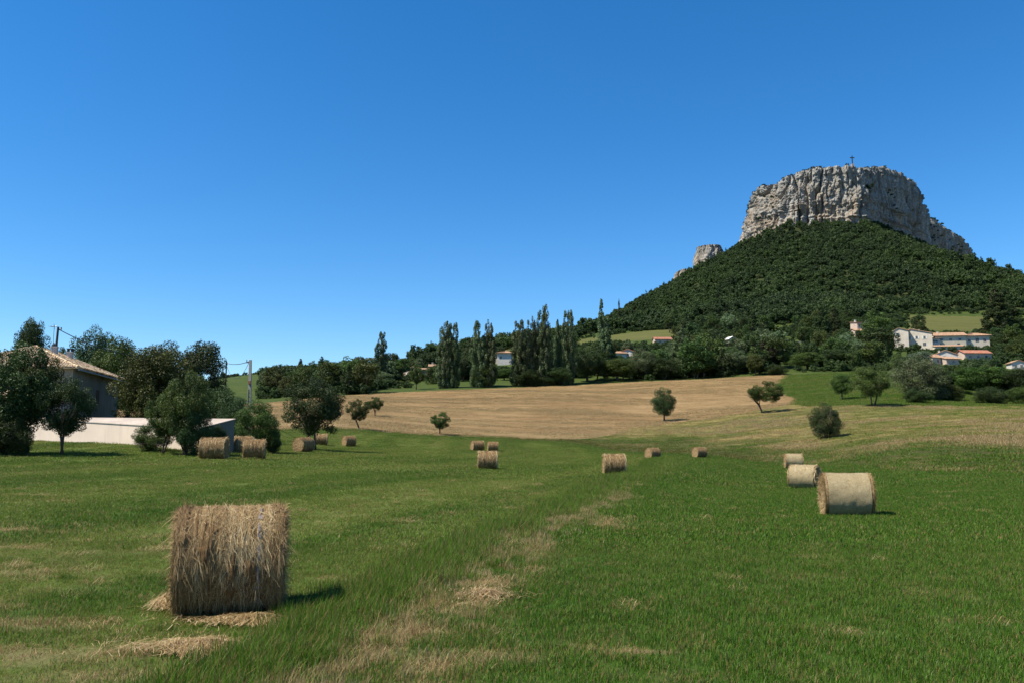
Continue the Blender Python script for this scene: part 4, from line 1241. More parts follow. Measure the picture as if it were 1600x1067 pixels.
# row of poplars on the field edge
G_P = 'poplars along the top of the stubble field'
for (px, top, base, wpx, Y, lab) in [
    (594, 522, 600, 27, 330, 'single dense poplar above the left end of the stubble field'),
    (697, 505, 604, 36, 292, 'left stem of the tall forked poplar standing apart in the row'),
    (708, 508, 604, 30, 293, 'right stem of the tall forked poplar standing apart in the row'),
    (747, 505, 605, 32, 291, 'left poplar of the twin pair near the pink roofed house'),
    (764, 504, 605, 30, 291, 'right poplar of the twin pair near the pink roofed house'),
    (813, 504, 603, 36, 293, 'leftmost poplar of the dense clump in mid picture'),
    (833, 499, 603, 32, 294, 'second poplar from the left in the dense clump'),
    (853, 478, 602, 34, 294, 'tallest poplar, in the middle of the dense clump'),
    (871, 506, 602, 20, 299, 'slender poplar behind the tallest one in the dense clump'),
    (888, 488, 602, 34, 296, 'rightmost tall poplar of the dense clump'),
    (945, 496, 590, 42, 330, 'wide shaggy poplar alone to the right of the dense clump')]:
    ptree('poplar', px, top - 7, base, wpx * .98, 'leaf_poplar', lab, Y=Y, group=G_P, lod=0, var=(px % 3), cat='tree')

# named trees of the valley
G_V = 'trees of the valley side'
for (kind, px, top, wpx, Y, mat, lab) in [
    ('cypress', 469, 560, 12, 420, 'leaf_dark', 'thin pointed conifer on the left skyline'),
    ('conifer', 502, 556, 26, 400, 'leaf_dark', 'pointed dark conifer left of the single poplar'),
    ('conifer', 438, 574, 10, 440, 'leaf_dark', 'very small pointed tree at the left end of the skyline wood'),
    ('conifer', 460, 570, 14, 430, 'leaf_dark', 'small conifer just left of the thin pointed one on the skyline'),
    ('round', 528, 564, 36, 380, 'leaf_dark', 'dark round tree right of the pointed conifer'),
    ('round', 475, 582, 40, 340, 'leaf_silver', 'pale willow-like tree over the left end of the stubble'),
    ('round', 448, 588, 36, 335, 'leaf_poplar', 'greyish round tree left of the pale willow-like one'),
    ('conifer', 555, 557, 24, 420, 'leaf_dark', 'conifer with a pale tip left of the single poplar'),
    ('round', 570, 566, 40, 390, 'leaf_forest', 'dark tree touching the left side of the single poplar'),
    ('round', 612, 549, 30, 400, 'leaf_dark', 'irregular dark tree right of the single poplar'),
    ('bush', 590, 578, 46, 322, 'leaf_poplar', 'pale bush below the single poplar'),
    ('bush', 578, 584, 40, 318, 'leaf', 'green bush left below the single poplar'),
    ('open', 651, 572, 26, 290, 'leaf', 'small tree with visible trunk in front of the low pinkish villa'),
    ('bush', 676, 570, 34, 330, 'leaf_forest', 'bush right of the low pinkish villa'),
    ('round', 672, 548, 34, 430, 'leaf_dark', 'dark tree behind the low pinkish villa'),
    ('round', 730, 560, 44, 340, 'leaf', 'olive green bushy tree between the forked poplar and the twin pair'),
    ('bush', 756, 565, 52, 293, 'leaf', 'leafy undergrowth at the feet of the twin poplars'),
    ('round', 734, 534, 26, 400, 'leaf_dark', 'dark tree behind the left side of the twin poplars'),
    ('round', 788, 575, 30, 325, 'leaf', 'green tree below the pink roofed house'),
    ('round', 782, 543, 16, 480, 'leaf_dark', 'small round tree on the skyline above the pink roofed house'),
    ('round', 806, 526, 22, 620, 'leaf_dark', 'round tree on the skyline left of the dense poplar clump'),
    ('bush', 826, 580, 60, 294, 'leaf_dark', 'dark undergrowth below the left half of the poplar clump'),
    ('bush', 872, 572, 58, 295, 'leaf_dark', 'dark undergrowth below the right half of the poplar clump'),
    ('round', 918, 548, 52, 306, 'leaf_dark', 'broad dark tree just right of the poplar clump'),
    ('round', 965, 560, 56, 306, 'leaf', 'green tree under the wide shaggy poplar'),
    ('round', 1005, 552, 48, 312, 'leaf_poplar', 'greyish tree with bare twigs in the belt'),
    ('round', 1036, 560, 46, 308, 'leaf_dark', 'dark tree left of the tall grey conifer'),
    ('conifer', 1066, 508, 50, 318, 'leaf_poplar', 'tall grey conifer with a thin tip'),
    ('cypress', 1077, 516, 12, 330, 'leaf_dark', 'slim conifer tip close behind the tall grey conifer'),
    ('round', 1100, 555, 48, 312, 'leaf', 'green tree right of the tall grey conifer'),
    ('round', 1143, 548, 52, 318, 'leaf_poplar', 'silvery green tree below the small white gable'),
    ('round', 1192, 541, 48, 330, 'leaf_purple', 'dark purple leaved tree in the belt'),
    ('round', 1181, 552, 30, 306, 'leaf_olive', 'small yellow green tree in front of the purple one'),
    ('bush', 1212, 575, 36, 303, 'leaf_dark', 'dark bush above the right end of the stubble field'),
    ('conifer', 1180, 485, 36, 420, 'leaf_dark', 'dark spreading conifer behind the purple tree'),
    ('conifer', 1287, 474, 40, 450, 'leaf_dark', 'dark spreading cedar above the middle of the village trees'),
    ('conifer', 1308, 478, 34, 460, 'leaf_dark', 'second dark cedar, touching the first on its right'),
    ('round', 1262, 552, 56, 318, 'leaf_olive', 'yellowish tree with rusty leaves above the green meadow'),
    ('round', 1310, 545, 62, 320, 'leaf_dark', 'large dark tree above the top edge of the green meadow'),
    ('round', 1372, 518, 68, 372, 'leaf_dark', 'very broad dark tree left below the cream gabled house'),
    ('round', 1372, 493, 44, 440, 'leaf', 'tree hiding the right side of the small arched house'),
    ('round', 1440, 490, 26, 482, 'leaf_dark', 'tree directly behind the cream gabled house'),
    ('conifer', 1564, 448, 60, 475, 'leaf_dark', 'huge black green conifer at the right edge of the village'),
    ('conifer', 1588, 470, 50, 485, 'leaf_dark', 'dark conifer half outside the right edge behind the huge one'),
    ('round', 1440, 548, 40, 335, 'leaf_silver', 'silver leaved tree below the cream gabled house'),
    ('round', 1528, 574, 84, 205, 'leaf', 'broad green tree above the right end of the grassland'),
    ('round', 1475, 578, 66, 215, 'leaf_dark', 'dark tree between the meadow and the lower village roofs'),
    ('round', 1585, 576, 76, 200, 'leaf_dark', 'dark tree at the right edge above the grassland'),
    ('bush', 1545, 604, 56, 168, 'leaf_dark', 'wide dark bush on the upper edge of the grassland'),
    ('bush', 1592, 602, 50, 168, 'leaf', 'green bush at the right edge of the picture above the grassland'),
    ('bush', 1482, 600, 50, 178, 'leaf', 'green bush between the grey green tree and the wide dark bush'),
    ('cypress', 941, 466, 12, 700, 'leaf_poplar', 'slim poplar standing out on the hill skyline'),
    ('conifer', 969, 467, 10, 760, 'leaf_dark', 'small pointed tree right of the slim skyline poplar'),
    ('cypress', 872, 498, 8, 520, 'leaf_dark', 'needle-thin cypress tip between two poplars of the clump')]:
    x = at(px, 590, Y).x
    ptree(kind, px, top, 590, wpx, mat, lab, Y=Y, group=G_V, lod=(0 if Y < 330 or kind == 'conifer' else 1), var=px % 3)

# belts of trees: individually placed, only described by area
PROT = [  # photo rectangles that stay open in front of a given depth: x0, x1, y0, y1, depth
 (624, 668, 572, 592, 345), (666, 690, 570, 578, 360), (772, 806, 546, 570, 420), (964, 988, 548, 554, 380), (1024, 1050, 525, 534, 470), (1138, 1152, 526, 534, 430), (1336, 1362, 500, 524, 445),
 (1398, 1548, 500, 538, 430), (1396, 1550, 500, 546, 400), (1452, 1500, 536, 569, 362), (1500, 1556, 543, 560, 372), (1568, 1602, 558, 578, 350), (1238, 1262, 526, 534, 430), (1204, 1225, 508, 516, 520),
 (905, 1045, 521, 531, 560), (1452, 1542, 499, 512, 590), (655, 690, 588, 602, 300), (340, 402, 588, 608, 440), (1212, 1330, 583, 600, 300), (790, 850, 548, 556, 600), (1050, 1230, 578, 590, 305), (776, 800, 590, 602, 300), (706, 740, 590, 602, 300)]
SKY = [(300, 575), (350, 575), (400, 573), (440, 571), (480, 566), (520, 560), (560, 558), (600, 560), (640, 556), (680, 556), (700, 553), (740, 552), (780, 548), (800, 536), (850, 530), (900, 503), (960, 484), (1000, 470), (1700, 300)]
_sx = [a for a, _ in SKY]; _sy = [b for _, b in SKY]
placed = []
def blocked(x, y, H, Wd):
    pxc, pyb = proj(x, y, h1(x, y)); _, pyt = proj(x, y, h1(x, y) + H)
    hw = Wd * .5 / y * 1280
    if pyt < np.interp(pxc, _sx, _sy) or pxc < 345 or pxc > 1650: return True
    for (x0, x1, y0, y1, d) in PROT:
        if y < d + 4 and pxc + hw * .85 > x0 and pxc - hw * .85 < x1 and pyt < y1 - 1 and pyb > y0: return True
    return False
LAND = [(475, 592, 'the pale willow-like tree'), (502, 570, 'the pointed dark conifer'), (594, 560, 'the single poplar'), (645, 580, 'the low pinkish villa'), (702, 550, 'the forked poplar'), (756, 550, 'the twin poplars'),
        (788, 560, 'the pink roofed house'), (850, 550, 'the dense poplar clump'), (945, 540, 'the wide shaggy poplar'), (1037, 530, 'the long red roof'), (1066, 545, 'the tall grey conifer'), (1145, 530, 'the tiny white gable'),
        (1192, 550, 'the purple leaved tree'), (1251, 533, 'the short terrace wall'), (1295, 500, 'the two dark cedars'), (1349, 515, 'the arched pink house'), (1430, 525, 'the cream gabled house'), (1486, 528, 'the long farm building'),
        (1529, 550, 'the plain red roof'), (1564, 500, 'the huge black conifer'), (1316, 600, 'the round meadow tree'), (1435, 590, 'the grey green meadow tree'), (375, 600, 'the concrete pole'), (941, 480, 'the slim skyline poplar'), (1590, 570, 'the white house at the edge')]
TONE = {'leaf': 'green', 'leaf_forest': 'deep green', 'leaf_dark': 'dark', 'leaf_olive': 'olive', 'leaf_poplar': 'greyish'}
SHAPE = {'round': 'round tree', 'bush': 'bush', 'open': 'loose tree', 'lopsided': 'uneven tree', 'conifer': 'conifer'}
ORD = ['nearest', 'second', 'third', 'fourth', 'fifth', 'sixth', 'seventh', 'eighth', 'ninth', 'tenth', 'eleventh', 'twelfth']
AREAS = [
 (345, 560, 320, 480, 52, 'trees of the left skyline wood', 5.5, 10),
 (408, 585, 262, 335, 26, 'trees at the left end of the stubble field', 8, 12.5),
 (560, 800, 330, 560, 56, 'trees behind the low villa', 6.5, 13),
 (800, 1060, 308, 560, 56, 'trees right of the poplar clump', 7, 13),
 (1060, 1240, 308, 400, 34, 'trees of the dense belt', 9, 15),
 (1060, 1330, 330, 560, 58, 'trees of the dense belt', 7, 13),
 (1330, 1640, 268, 470, 44, 'trees among the village houses', 6, 12),
 (1440, 1650, 178, 300, 30, 'trees above the right end of the grassland', 5, 9)]
gr = random.Random(5)
auto = []
for (p0, p1, Y0, Y1, n, grp, H0_, H1_) in AREAS:
    c_ = 0; tries = 0
    while c_ < n and tries < n * 60:
        tries += 1
        y = gr.uniform(Y0, Y1); x = (gr.uniform(p0, p1) - 800) / 1280 * y
        H = gr.uniform(H0_, H1_); kind = gr.choice(['round', 'round', 'round', 'bush', 'open', 'lopsided', 'conifer'])
        if kind == 'bush': H *= .6
        Wd = H * gr.uniform(.75, 1.1) * (.6 if kind == 'conifer' else 1)
        if _inpoly(np.array([x]), np.array([y]), STUB)[0] or _inpoly(np.array([x]), np.array([y]), MEAD)[0]: continue
        if any((x - a) ** 2 + (y - b) ** 2 < (Wd * .30 + c2 * .30) ** 2 for a, b, c2 in placed): continue
        if blocked(x, y, H, Wd): continue
        mat = gr.choice(['leaf', 'leaf_forest', 'leaf_dark', 'leaf_dark', 'leaf_olive', 'leaf_poplar', 'leaf_forest'])
        if kind == 'conifer': mat = 'leaf_dark'
        t_ = tree(kind, x, y, H, Wd, mat, 'tree', grp, lod=1, var=gr.randrange(3))
        pc, pb_ = proj(x, y, h1(x, y) + H * .6)
        L_ = min(LAND, key=lambda q: (q[0] - pc) ** 2 + (1.6 * (q[1] - pb_)) ** 2)
        dx_, dy_ = pc - L_[0], pb_ - L_[1]
        dr = ('right of' if dx_ > 0 else 'left of') if abs(dx_) > abs(dy_) * 1.2 else ('below' if dy_ > 0 else 'above')
        auto.append((f"{TONE[mat]} {SHAPE[kind]}", f"{dr} {L_[2]}", math.hypot(dx_, dy_), t_))
        placed.append((x, y, Wd)); c_ += 1
by = {}
for a_ in auto: by.setdefault((a_[0], a_[1]), []).append(a_)
for (what, where), L_ in by.items():
    L_.sort(key=lambda q: q[2])
    for k, a_ in enumerate(L_):
        a_[3]['label'] = f"{what} {where}" if len(L_) == 1 else f"{what}, {ORD[min(k, 11)]}{' one' if k == 0 else ' nearest'} {where}"
print('auto trees', len(auto))

# ------------------------------------------------------------------ forest on the hill (one mass)
def forest():
    src = make_sources([crown_mesh('round', 8, 8, 26, 44, .95, 300 + k) for k in range(4)] + [crown_mesh('conifer', 5, 10, 36, 22, .7, 310 + k) for k in range(2)] + [crown_mesh('bush', 7, 6, 24, 40, .85, 320 + k) for k in range(2)], M['forest_mixed'])
    n = 40000
    x = rng.uniform(-260, 1150, n); y = rng.uniform(560, 1420, n)
    q = 800 + 1280 * x / y
    k = (q > 640) & (q < 1760)
    x, y, q = x[k], y[k], q[k]
    inside = _inpoly(x, y, _all)
    b = base_h(x, y); h = hill_h(x, y)
    clear = fbm(x / 28, y / 28, oct=3, seed=77)
    k = (~inside) & (y > np.where(q > 1400, 630, 575)) & (clear < .56) 
    # thin out right under the cliff foot so that its base stays visible, and drop what lies behind
    k &= ~((y > 1230) & (q < 1430))
    k &= ~((q > 1074) & (q < 1126) & (y > 1070)) & ~((q > 1046) & (q < 1074) & (y > 1110)) & ~((q > 1552) & (q < 1625) & (y > 1165))
    for (x0, x1, y0, y1, dd) in PROT:
        if dd > 500:
            py_ = proj(x, y, h)[1] if False else np.array([proj(a, b_, c_)[1] for a, b_, c_ in zip(x, y, np.maximum(b, h))])
            k &= ~((q > x0) & (q < x1) & (py_ > y0 - 4) & (py_ < y1 + 12) & (y < dd + 60))
    x, y, q = x[k], y[k], q[k]
    z = height(x, y); n = len(x)
    idx = rng.choice([0, 1, 2, 3, 0, 1, 2, 3, 4, 5, 6, 7], n)
    s = (.70 + .75 * rng.uniform(0, 1, n) ** 1.6) * (1 + .15 * vnoise(x / 40, y / 40, seed=6))
    s = s * np.where(y > 1040, .70, 1.0)
    rot = np.stack([np.zeros(n), np.zeros(n), rng.uniform(0, 6.28, n)], 1)
    scatter('forest', np.stack([x, y, z - .5], 1), rot, np.stack([s, s, s * rng.uniform(.85, 1.15, n)], 1), idx, src, {'sort': np.clip(.42 + .75 * fbm(x / 45, y / 70, oct=3, seed=161) + rng.normal(0, .22, n) - .35 * (idx > 3) * (idx < 6), 0, 1)}, 'dense green forest covering the hill below the cliff', 'forest')
    return src
FSRC = forest()

def undergrowth():
    n = 15000
    y = rng.uniform(200, 640, n); x = (rng.uniform(330, 1700, n) - 800) / 1280 * y
    q = 800 + 1280 * x / y
    n1_ = fbm(x / 22, y / 22, oct=3, seed=123)
    k = (n1_ > -.28) & ~_inpoly(x, y, STUB) & ~_inpoly(x, y, MEAD) & ((y > 303) | (q > 1460) & (y > 175) | (q > 405) & (q < 600) & (y > 262))
    k &= ~((y > 495) & (y < 605) & (q > 1425) & (q < 1560)) & ~((y > 500) & (y < 585) & (q > 900) & (q < 1060))
    k &= ~((q < 405) & (n1_ < .25)) & ~((q > 640) & (q < 700) & (y < 335)) & ~((q > 770) & (q < 800) & (y < 330))
    x, y, q = x[k], y[k], q[k]
    z = height(x, y); n = len(x)
    s = rng.uniform(.22, .62, n)
    keep = np.ones(n, bool)
    for i in range(n):
        px_, py_ = proj(x[i], y[i], z[i]); _, pt_ = proj(x[i], y[i], z[i] + 6 * s[i])
        for (x0, x1, y0, y1, dd) in PROT:
            if y[i] < dd + 6 and px_ + 5 > x0 and px_ - 5 < x1 and pt_ < y1 and py_ > y0 - 2: keep[i] = False; break
    for o in list(C.objects):
        if o.type == 'EMPTY' and o.get('category') in ('house', 'wall'):
            keep &= np.hypot(x - o.location.x, y - o.location.y - 4) > 10
    x, y, z, s = x[keep], y[keep], z[keep], s[keep]; n = len(x)
    rot = np.stack([np.zeros(n), np.zeros(n), rng.uniform(0, 6.28, n)], 1)
    scatter('undergrowth', np.stack([x, y, z - .5], 1), rot, np.stack([s, s, s * rng.uniform(.7, 1.1, n)], 1), rng.choice([0, 1, 2, 3, 6, 7], n), FSRC, {'sort': rng.uniform(.1, .9, n)}, 'mixed undergrowth and hedges filling the valley between the trees', 'undergrowth')

# ------------------------------------------------------------------ cliffs
t = NT('limestone')
p_ = t.pos()
n1 = t.noise(t.mapping(p_, (1, 1, .45)), .11, 9, .72, .4); n2 = t.noise(t.mapping(p_, (1, 1, 3.2)), .05, 8, .7, .6); n3 = t.noise(p_, .030, 5, .6, .8); n4 = t.noise(t.mapping(p_, (1, 1, .16)), .35, 7, .75); n5 = t.noise(p_, .6, 8, .8)
sz = t.n('SeparateXYZ'); t.l(p_, sz.inputs[0])
c = t.ramp(n1, [(.28, (.11, .105, .095)), (.42, (.27, .258, .232)), (.58, (.47, .46, .43)), (.76, (.64, .63, .60))])
warm = t.math('MULTIPLY', t.g(n3, .42, .58), t.g(sz.outputs[2], 342, 310))
c = t.mix(t.math('MULTIPLY', warm, .45), c, (.54, .39, .25))
c = t.mix(t.math('MULTIPLY', t.g(n2, .52, .72), .3), c, (.50, .44, .35))
nb = t.noise(t.mapping(p_, (.25, .25, 4.5)), .10, 6, .7)
c = t.mix(t.math('MULTIPLY', t.g(nb, .58, .66), .35), c, (.15, .14, .125))
c = t.mix(t.math('MULTIPLY', t.g(n4, .55, .75), .40), c, (.12, .115, .105))
c = t.mix(t.math('MULTIPLY', t.g(n5, .55, .8), .4), c, (.16, .15, .13))
M['rock'] = t.finish(c, .95, t.bump(t.math('ADD', t.math('ADD', n1, n5), t.math('MULTIPLY', n4, .6)), 1.0, 2.5), .1)

def slab(name, pts, back, seed, label, du=.9, amp=1.0, foot=9.0):
    """a thick rock wall: front face along the plan curve with buttresses and ledges, sloping cap, back face"""
    F3 = np.array([[*at(p, yb, Y)] for p, Y, yt, yb in pts]); T3 = np.array([[*at(p, yt, Y)] for p, Y, yt, yb in pts])
    d = np.concatenate([[0], np.cumsum(np.linalg.norm(np.diff(F3[:, :2], axis=0), axis=1))])
    nu = int(d[-1] / du) + 2
    u = np.linspace(0, d[-1], nu)
    px = _pchip(d, F3[:, 0], u); py = _pchip(d, F3[:, 1], u); zb = _pchip(d, F3[:, 2], u) - foot; zt = _pchip(d, T3[:, 2], u)
    zt = zt + (fbm(u / 9, u * 0, oct=4, seed=seed) * 2.6 + np.abs(fbm(u / 4, u * 0, oct=2, seed=seed + 5)) * 1.5) * amp
    bk = np.interp(u, d, back)
    tx = np.gradient(px); ty = np.gradient(py); L = np.hypot(tx, ty); nx_, ny_ = ty / L, -tx / L      # outward (towards the viewer)
    nx_ = _blur(nx_[None], 6, 1)[0]; ny_ = _blur(ny_[None], 6, 1)[0]
    nv = int((zt - zb).max() / du) + 2
    v = np.linspace(0, 1, nv)
    U, Vv = np.meshgrid(u, v, indexing='ij')
    Zz = zb[:, None] + (zt - zb)[:, None] * Vv
    # horizontally stepped strata: softer bands set back
    strata = fbm(U / 90, Zz / 5.5, oct=3, seed=seed + 1)
    ledge = np.tanh(strata * 5) * (.7 + 1.1 * (Vv < .5))
    butt = np.abs(fbm(U / 20, Zz / 90, oct=3, seed=seed + 2))
    crack = -5.5 * np.exp(-(butt / .04) ** 2) - 3.0 * np.exp(-(butt / .14) ** 2)
    b2_ = np.abs(fbm(U / 8, Zz / 40, oct=3, seed=seed + 12)); crack = crack - 2.2 * np.exp(-(b2_ / .06) ** 2)
    big = fbm(U / 34, Zz / 90, oct=3, seed=seed + 3) * 12 + (np.abs(fbm(U / 15, Zz / 50, oct=2, seed=seed + 13)) - .3) * 6
    med = (np.abs(fbm(U / 9, Zz / 20, oct=4, seed=seed + 4)) - .22) * 9.5 + (np.abs(fbm(U / 4, Zz / 5.5, oct=3, seed=seed + 14)) - .2) * 3.0 + fbm(U / 2.2, Zz / 2.0, oct=2, seed=seed + 8) * .7
    lean = (1 - Vv) * 7.0 - 2.0
    fade = np.clip(np.minimum(u / 60 + .25, (d[-1] - u) / 90 + .35), 0, 1)[:, None] if amp == 1.0 else 1.0
    rs = np.interp(u, d, [float(sstep(1340, 1368, p)) for p, *_ in pts])[:, None] if amp == 1.0 else 0.0
    D = (big * fade * (1 - .45 * rs) + med * (1 - .5 * rs) + ledge + crack) * amp + lean * amp * (fade if amp == 1.0 else 1) * (1 - 1.6 * rs)
    X = px[:, None] + nx_[:, None] * D; Y = py[:, None] + ny_[:, None] * D
    V = [np.stack([X, Y, Zz], -1).reshape(-1, 3)]
    i = np.arange(nu - 1)[:, None] * nv; j = np.arange(nv - 1)[None, :]
    Fc = [np.stack([i + j, i + nv + j, i + nv + j + 1, i + j + 1], -1).reshape(-1, 4)]
    # cap
    off = nu * nv; nc = 14
    top = V[0].reshape(nu, nv, 3)[:, -1]
    backp = np.stack([px + bk * .25, py + bk, zt - 2.0], 1)
    cap = []
    for k in range(1, nc + 1):
        q = k / nc
        row = top * (1 - q) + backp * q
        row[:, 2] += fbm(row[:, 0] / 14, row[:, 1] / 14, oct=3, seed=seed + 9) * 1.8 * amp * math.sin(q * 3.14159)
        cap.append(row)
    cap = np.stack(cap, 1)                      # nu, nc, 3
    V.append(cap.reshape(-1, 3))
    prev = np.arange(nu) * nv + nv - 1
    for k in range(nc):
        cur = off + np.arange(nu) * nc + k
        Fc.append(np.stack([prev[:-1], prev[1:], cur[1:], cur[:-1]], 1)); prev = cur
    off2 = off + nu * nc
    bot = backp.copy(); bot[:, 2] = zb - 5
    V.append(bot); cur = off2 + np.arange(nu)
    Fc.append(np.stack([prev[:-1], prev[1:], cur[1:], cur[:-1]], 1))
    V = np.concatenate(V)
    # ends
    for e in (0, nu - 1):
        ring = [e * nv + k for k in range(nv)] + [off + e * nc + k for k in range(nc)] + [off2 + e]
        c0 = V[ring].mean(0); ci = len(V); V = np.vstack([V, c0[None]])
        rg = np.array(ring); f = np.stack([rg, np.roll(rg, -1), np.full(len(rg), ci)], 1)
        Fc.append(f if e else f[:, ::-1])
    me = mesh_np(name, V, Fc, False)
    o = obj(name, me, M['rock']); tag(o, label, 'cliff', kind='structure')
    return top, backp

top_edge, back_edge = slab('cliff', CLIFF, _bd, 200, 'tall pale limestone cliff crowning the hill')
slab('rock_outcrop', [(1085, 1175, 404, 424), (1083, 1150, 398, 424), (1088, 1132, 388, 424), (1097, 1124, 384, 422), (1110, 1120, 382, 418), (1124, 1124, 383, 412), (1134, 1140, 392, 404)], np.full(7, 26.0), 240, 'small pale rock tower on the left shoulder of the hill', amp=.45, foot=4)
slab('rock_outcrop', [(1050, 1170, 438, 446), (1052, 1150, 432, 446), (1062, 1140, 423, 442), (1072, 1138, 420, 436), (1080, 1150, 424, 432)], np.full(5, 16.0), 250, 'lowest small crag at the left end of the rocky ridge', amp=.3, foot=4)
slab('rock_outcrop', [(1548, 1260, 424, 432), (1560, 1225, 427, 440), (1572, 1215, 428, 445), (1590, 1210, 431, 448), (1612, 1215, 436, 450), (1625, 1240, 444, 452)], np.full(6, 24.0), 260, 'broken crags low on the right shoulder of the hill', amp=.5, foot=4)

def cliff_scrub():
    P = []
    n = len(top_edge)
    for k in range(1900):
        i = rng.integers(0, n)
        px, _ = proj(*top_edge[i])
        dens = .35 if px < 1290 else (.12 if px < 1440 else .5)
        if rng.uniform() > dens: continue
        q = abs(rng.normal(0, .06)) + .01
        p = top_edge[i] * (1 - q) + back_edge[i] * q
        P.append((p[0], p[1], p[2] - .7))
    for (px, Y, y0, y1, m) in ((1352, 1008, 288, 306, 26), (1340, 1008, 300, 310, 20), (1215, 1046, 300, 345, 14), (1262, 1026, 290, 340, 10), (1318, 1012, 330, 345, 8), (1195, 1056, 335, 350, 10), (1390, 1058, 290, 340, 8), (1460, 1190, 350, 380, 16), (1490, 1236, 370, 395, 20)):
        for k in range(m):
            v = at(px + rng.normal(0, 9), rng.uniform(y0, y1), Y - 1.5); P.append((v.x, v.y, v.z))
    P = np.array(P); n = len(P)
    s = rng.uniform(.22, .62, n)
    rot = np.stack([np.zeros(n), np.zeros(n), rng.uniform(0, 6.28, n)], 1)
    scatter('cliff_scrub', P, rot, np.stack([s, s, s * .8], 1), rng.choice([0, 1, 6, 7], n), FSRC, {'sort': rng.uniform(0, .4, n)}, 'dark low scrub on the rim and ledges of the cliff', 'scrub')
cliff_scrub()

# summit cross
v = at(1332, 258, 1030)
cr = empty('summit_cross', (v.x, v.y, v.z)); tag(cr, 'dark metal cross standing on the flat cliff top', 'cross')
mb = MB(); mb.box(-1.7, 1.7, -1.7, 1.7, -3.5, .6); mb.box(-1.0, 1.0, -1.0, 1.0, .6, 1.3); mb.build('plinth', plain('plinth_stone', (.36, .30, .26)), cr)
mb = MB()
for sx in (-.42, .42):
    for sy in (-.42, .42): mb.tube([(sx, sy, 1.3), (sx * .9, sy * .9, 12.2)], .13, 6)
for k in range(9):
    z = 1.5 + k * 1.2; mb.tube([(-.42, -.42, z), (.42, -.42, z + 1.1)], .07, 5); mb.tube([(.42, .42, z), (-.42, .42, z + 1.1)], .07, 5); mb.tube([(-.42, .42, z), (-.42, -.42, z + 1.1)], .07, 5); mb.tube([(.42, -.42, z), (.42, .42, z + 1.1)], .07, 5)
mb.box(-.28, .28, -.28, .28, 1.31, 12.1)
mb.build('shaft', M['iron_dark'], cr)
mb = MB()
for sy in (-.36, .36):
    for sz_ in (9.1, 9.85): mb.tube([(-3.1, sy, sz_), (3.1, sy, sz_)], .12, 6)
mb.box(-2.9, 2.9, -.26, .26, 9.2, 9.75)
mb.build('crossbar', M['iron_dark'], cr)

# ------------------------------------------------------------------ buildings
def roof_sheet(mb, e0, e1, t0, t1, thick=.18):
    """roof slope between eave e0-e1 and top t0-t1, with thickness and ribs of tiles"""
    e0, e1, t0, t1 = map(Vector, (e0, e1, t0, t1))
    nrm = (e1 - e0).cross(t0 - e0 if (t0 - e0).length > .1 else t1 - e1).normalized()
    if nrm.z < 0: nrm = -nrm
    L = (e1 - e0).length; n = max(2, int(L / .42)); m = 7
    rows = []
    for j in range(m + 1):
        v = j / m; row = []
        for i in range(2 * n + 1):
            u = i / (2 * n)
            p = e0.lerp(e1, u).lerp(t0.lerp(t1, u), v)
            row.append(p + nrm * (thick + (.07 if i % 2 else -.02)))
        rows.append(row)
    base = len(mb.v)
    for r_ in rows: mb.v += [tuple(p) for p in r_]
    w_ = 2 * n + 1
    for j in range(m):
        for i in range(w_ - 1):
            q = base + j * w_ + i; mb.f.append((q, q + 1, q + w_ + 1, q + w_))
    # underside and rims
    mb.add([e0, e1, t1, t0], [(0, 3, 2, 1)])
    mb.add([e0, e1, rows[0][-1], rows[0][0]], [(0, 1, 2, 3)])
    mb.add([e1, t1, rows[-1][-1], rows[0][-1]], [(0, 1, 2, 3)])
    mb.add([t0, e0, rows[0][0], rows[-1][0]], [(0, 1, 2, 3)])

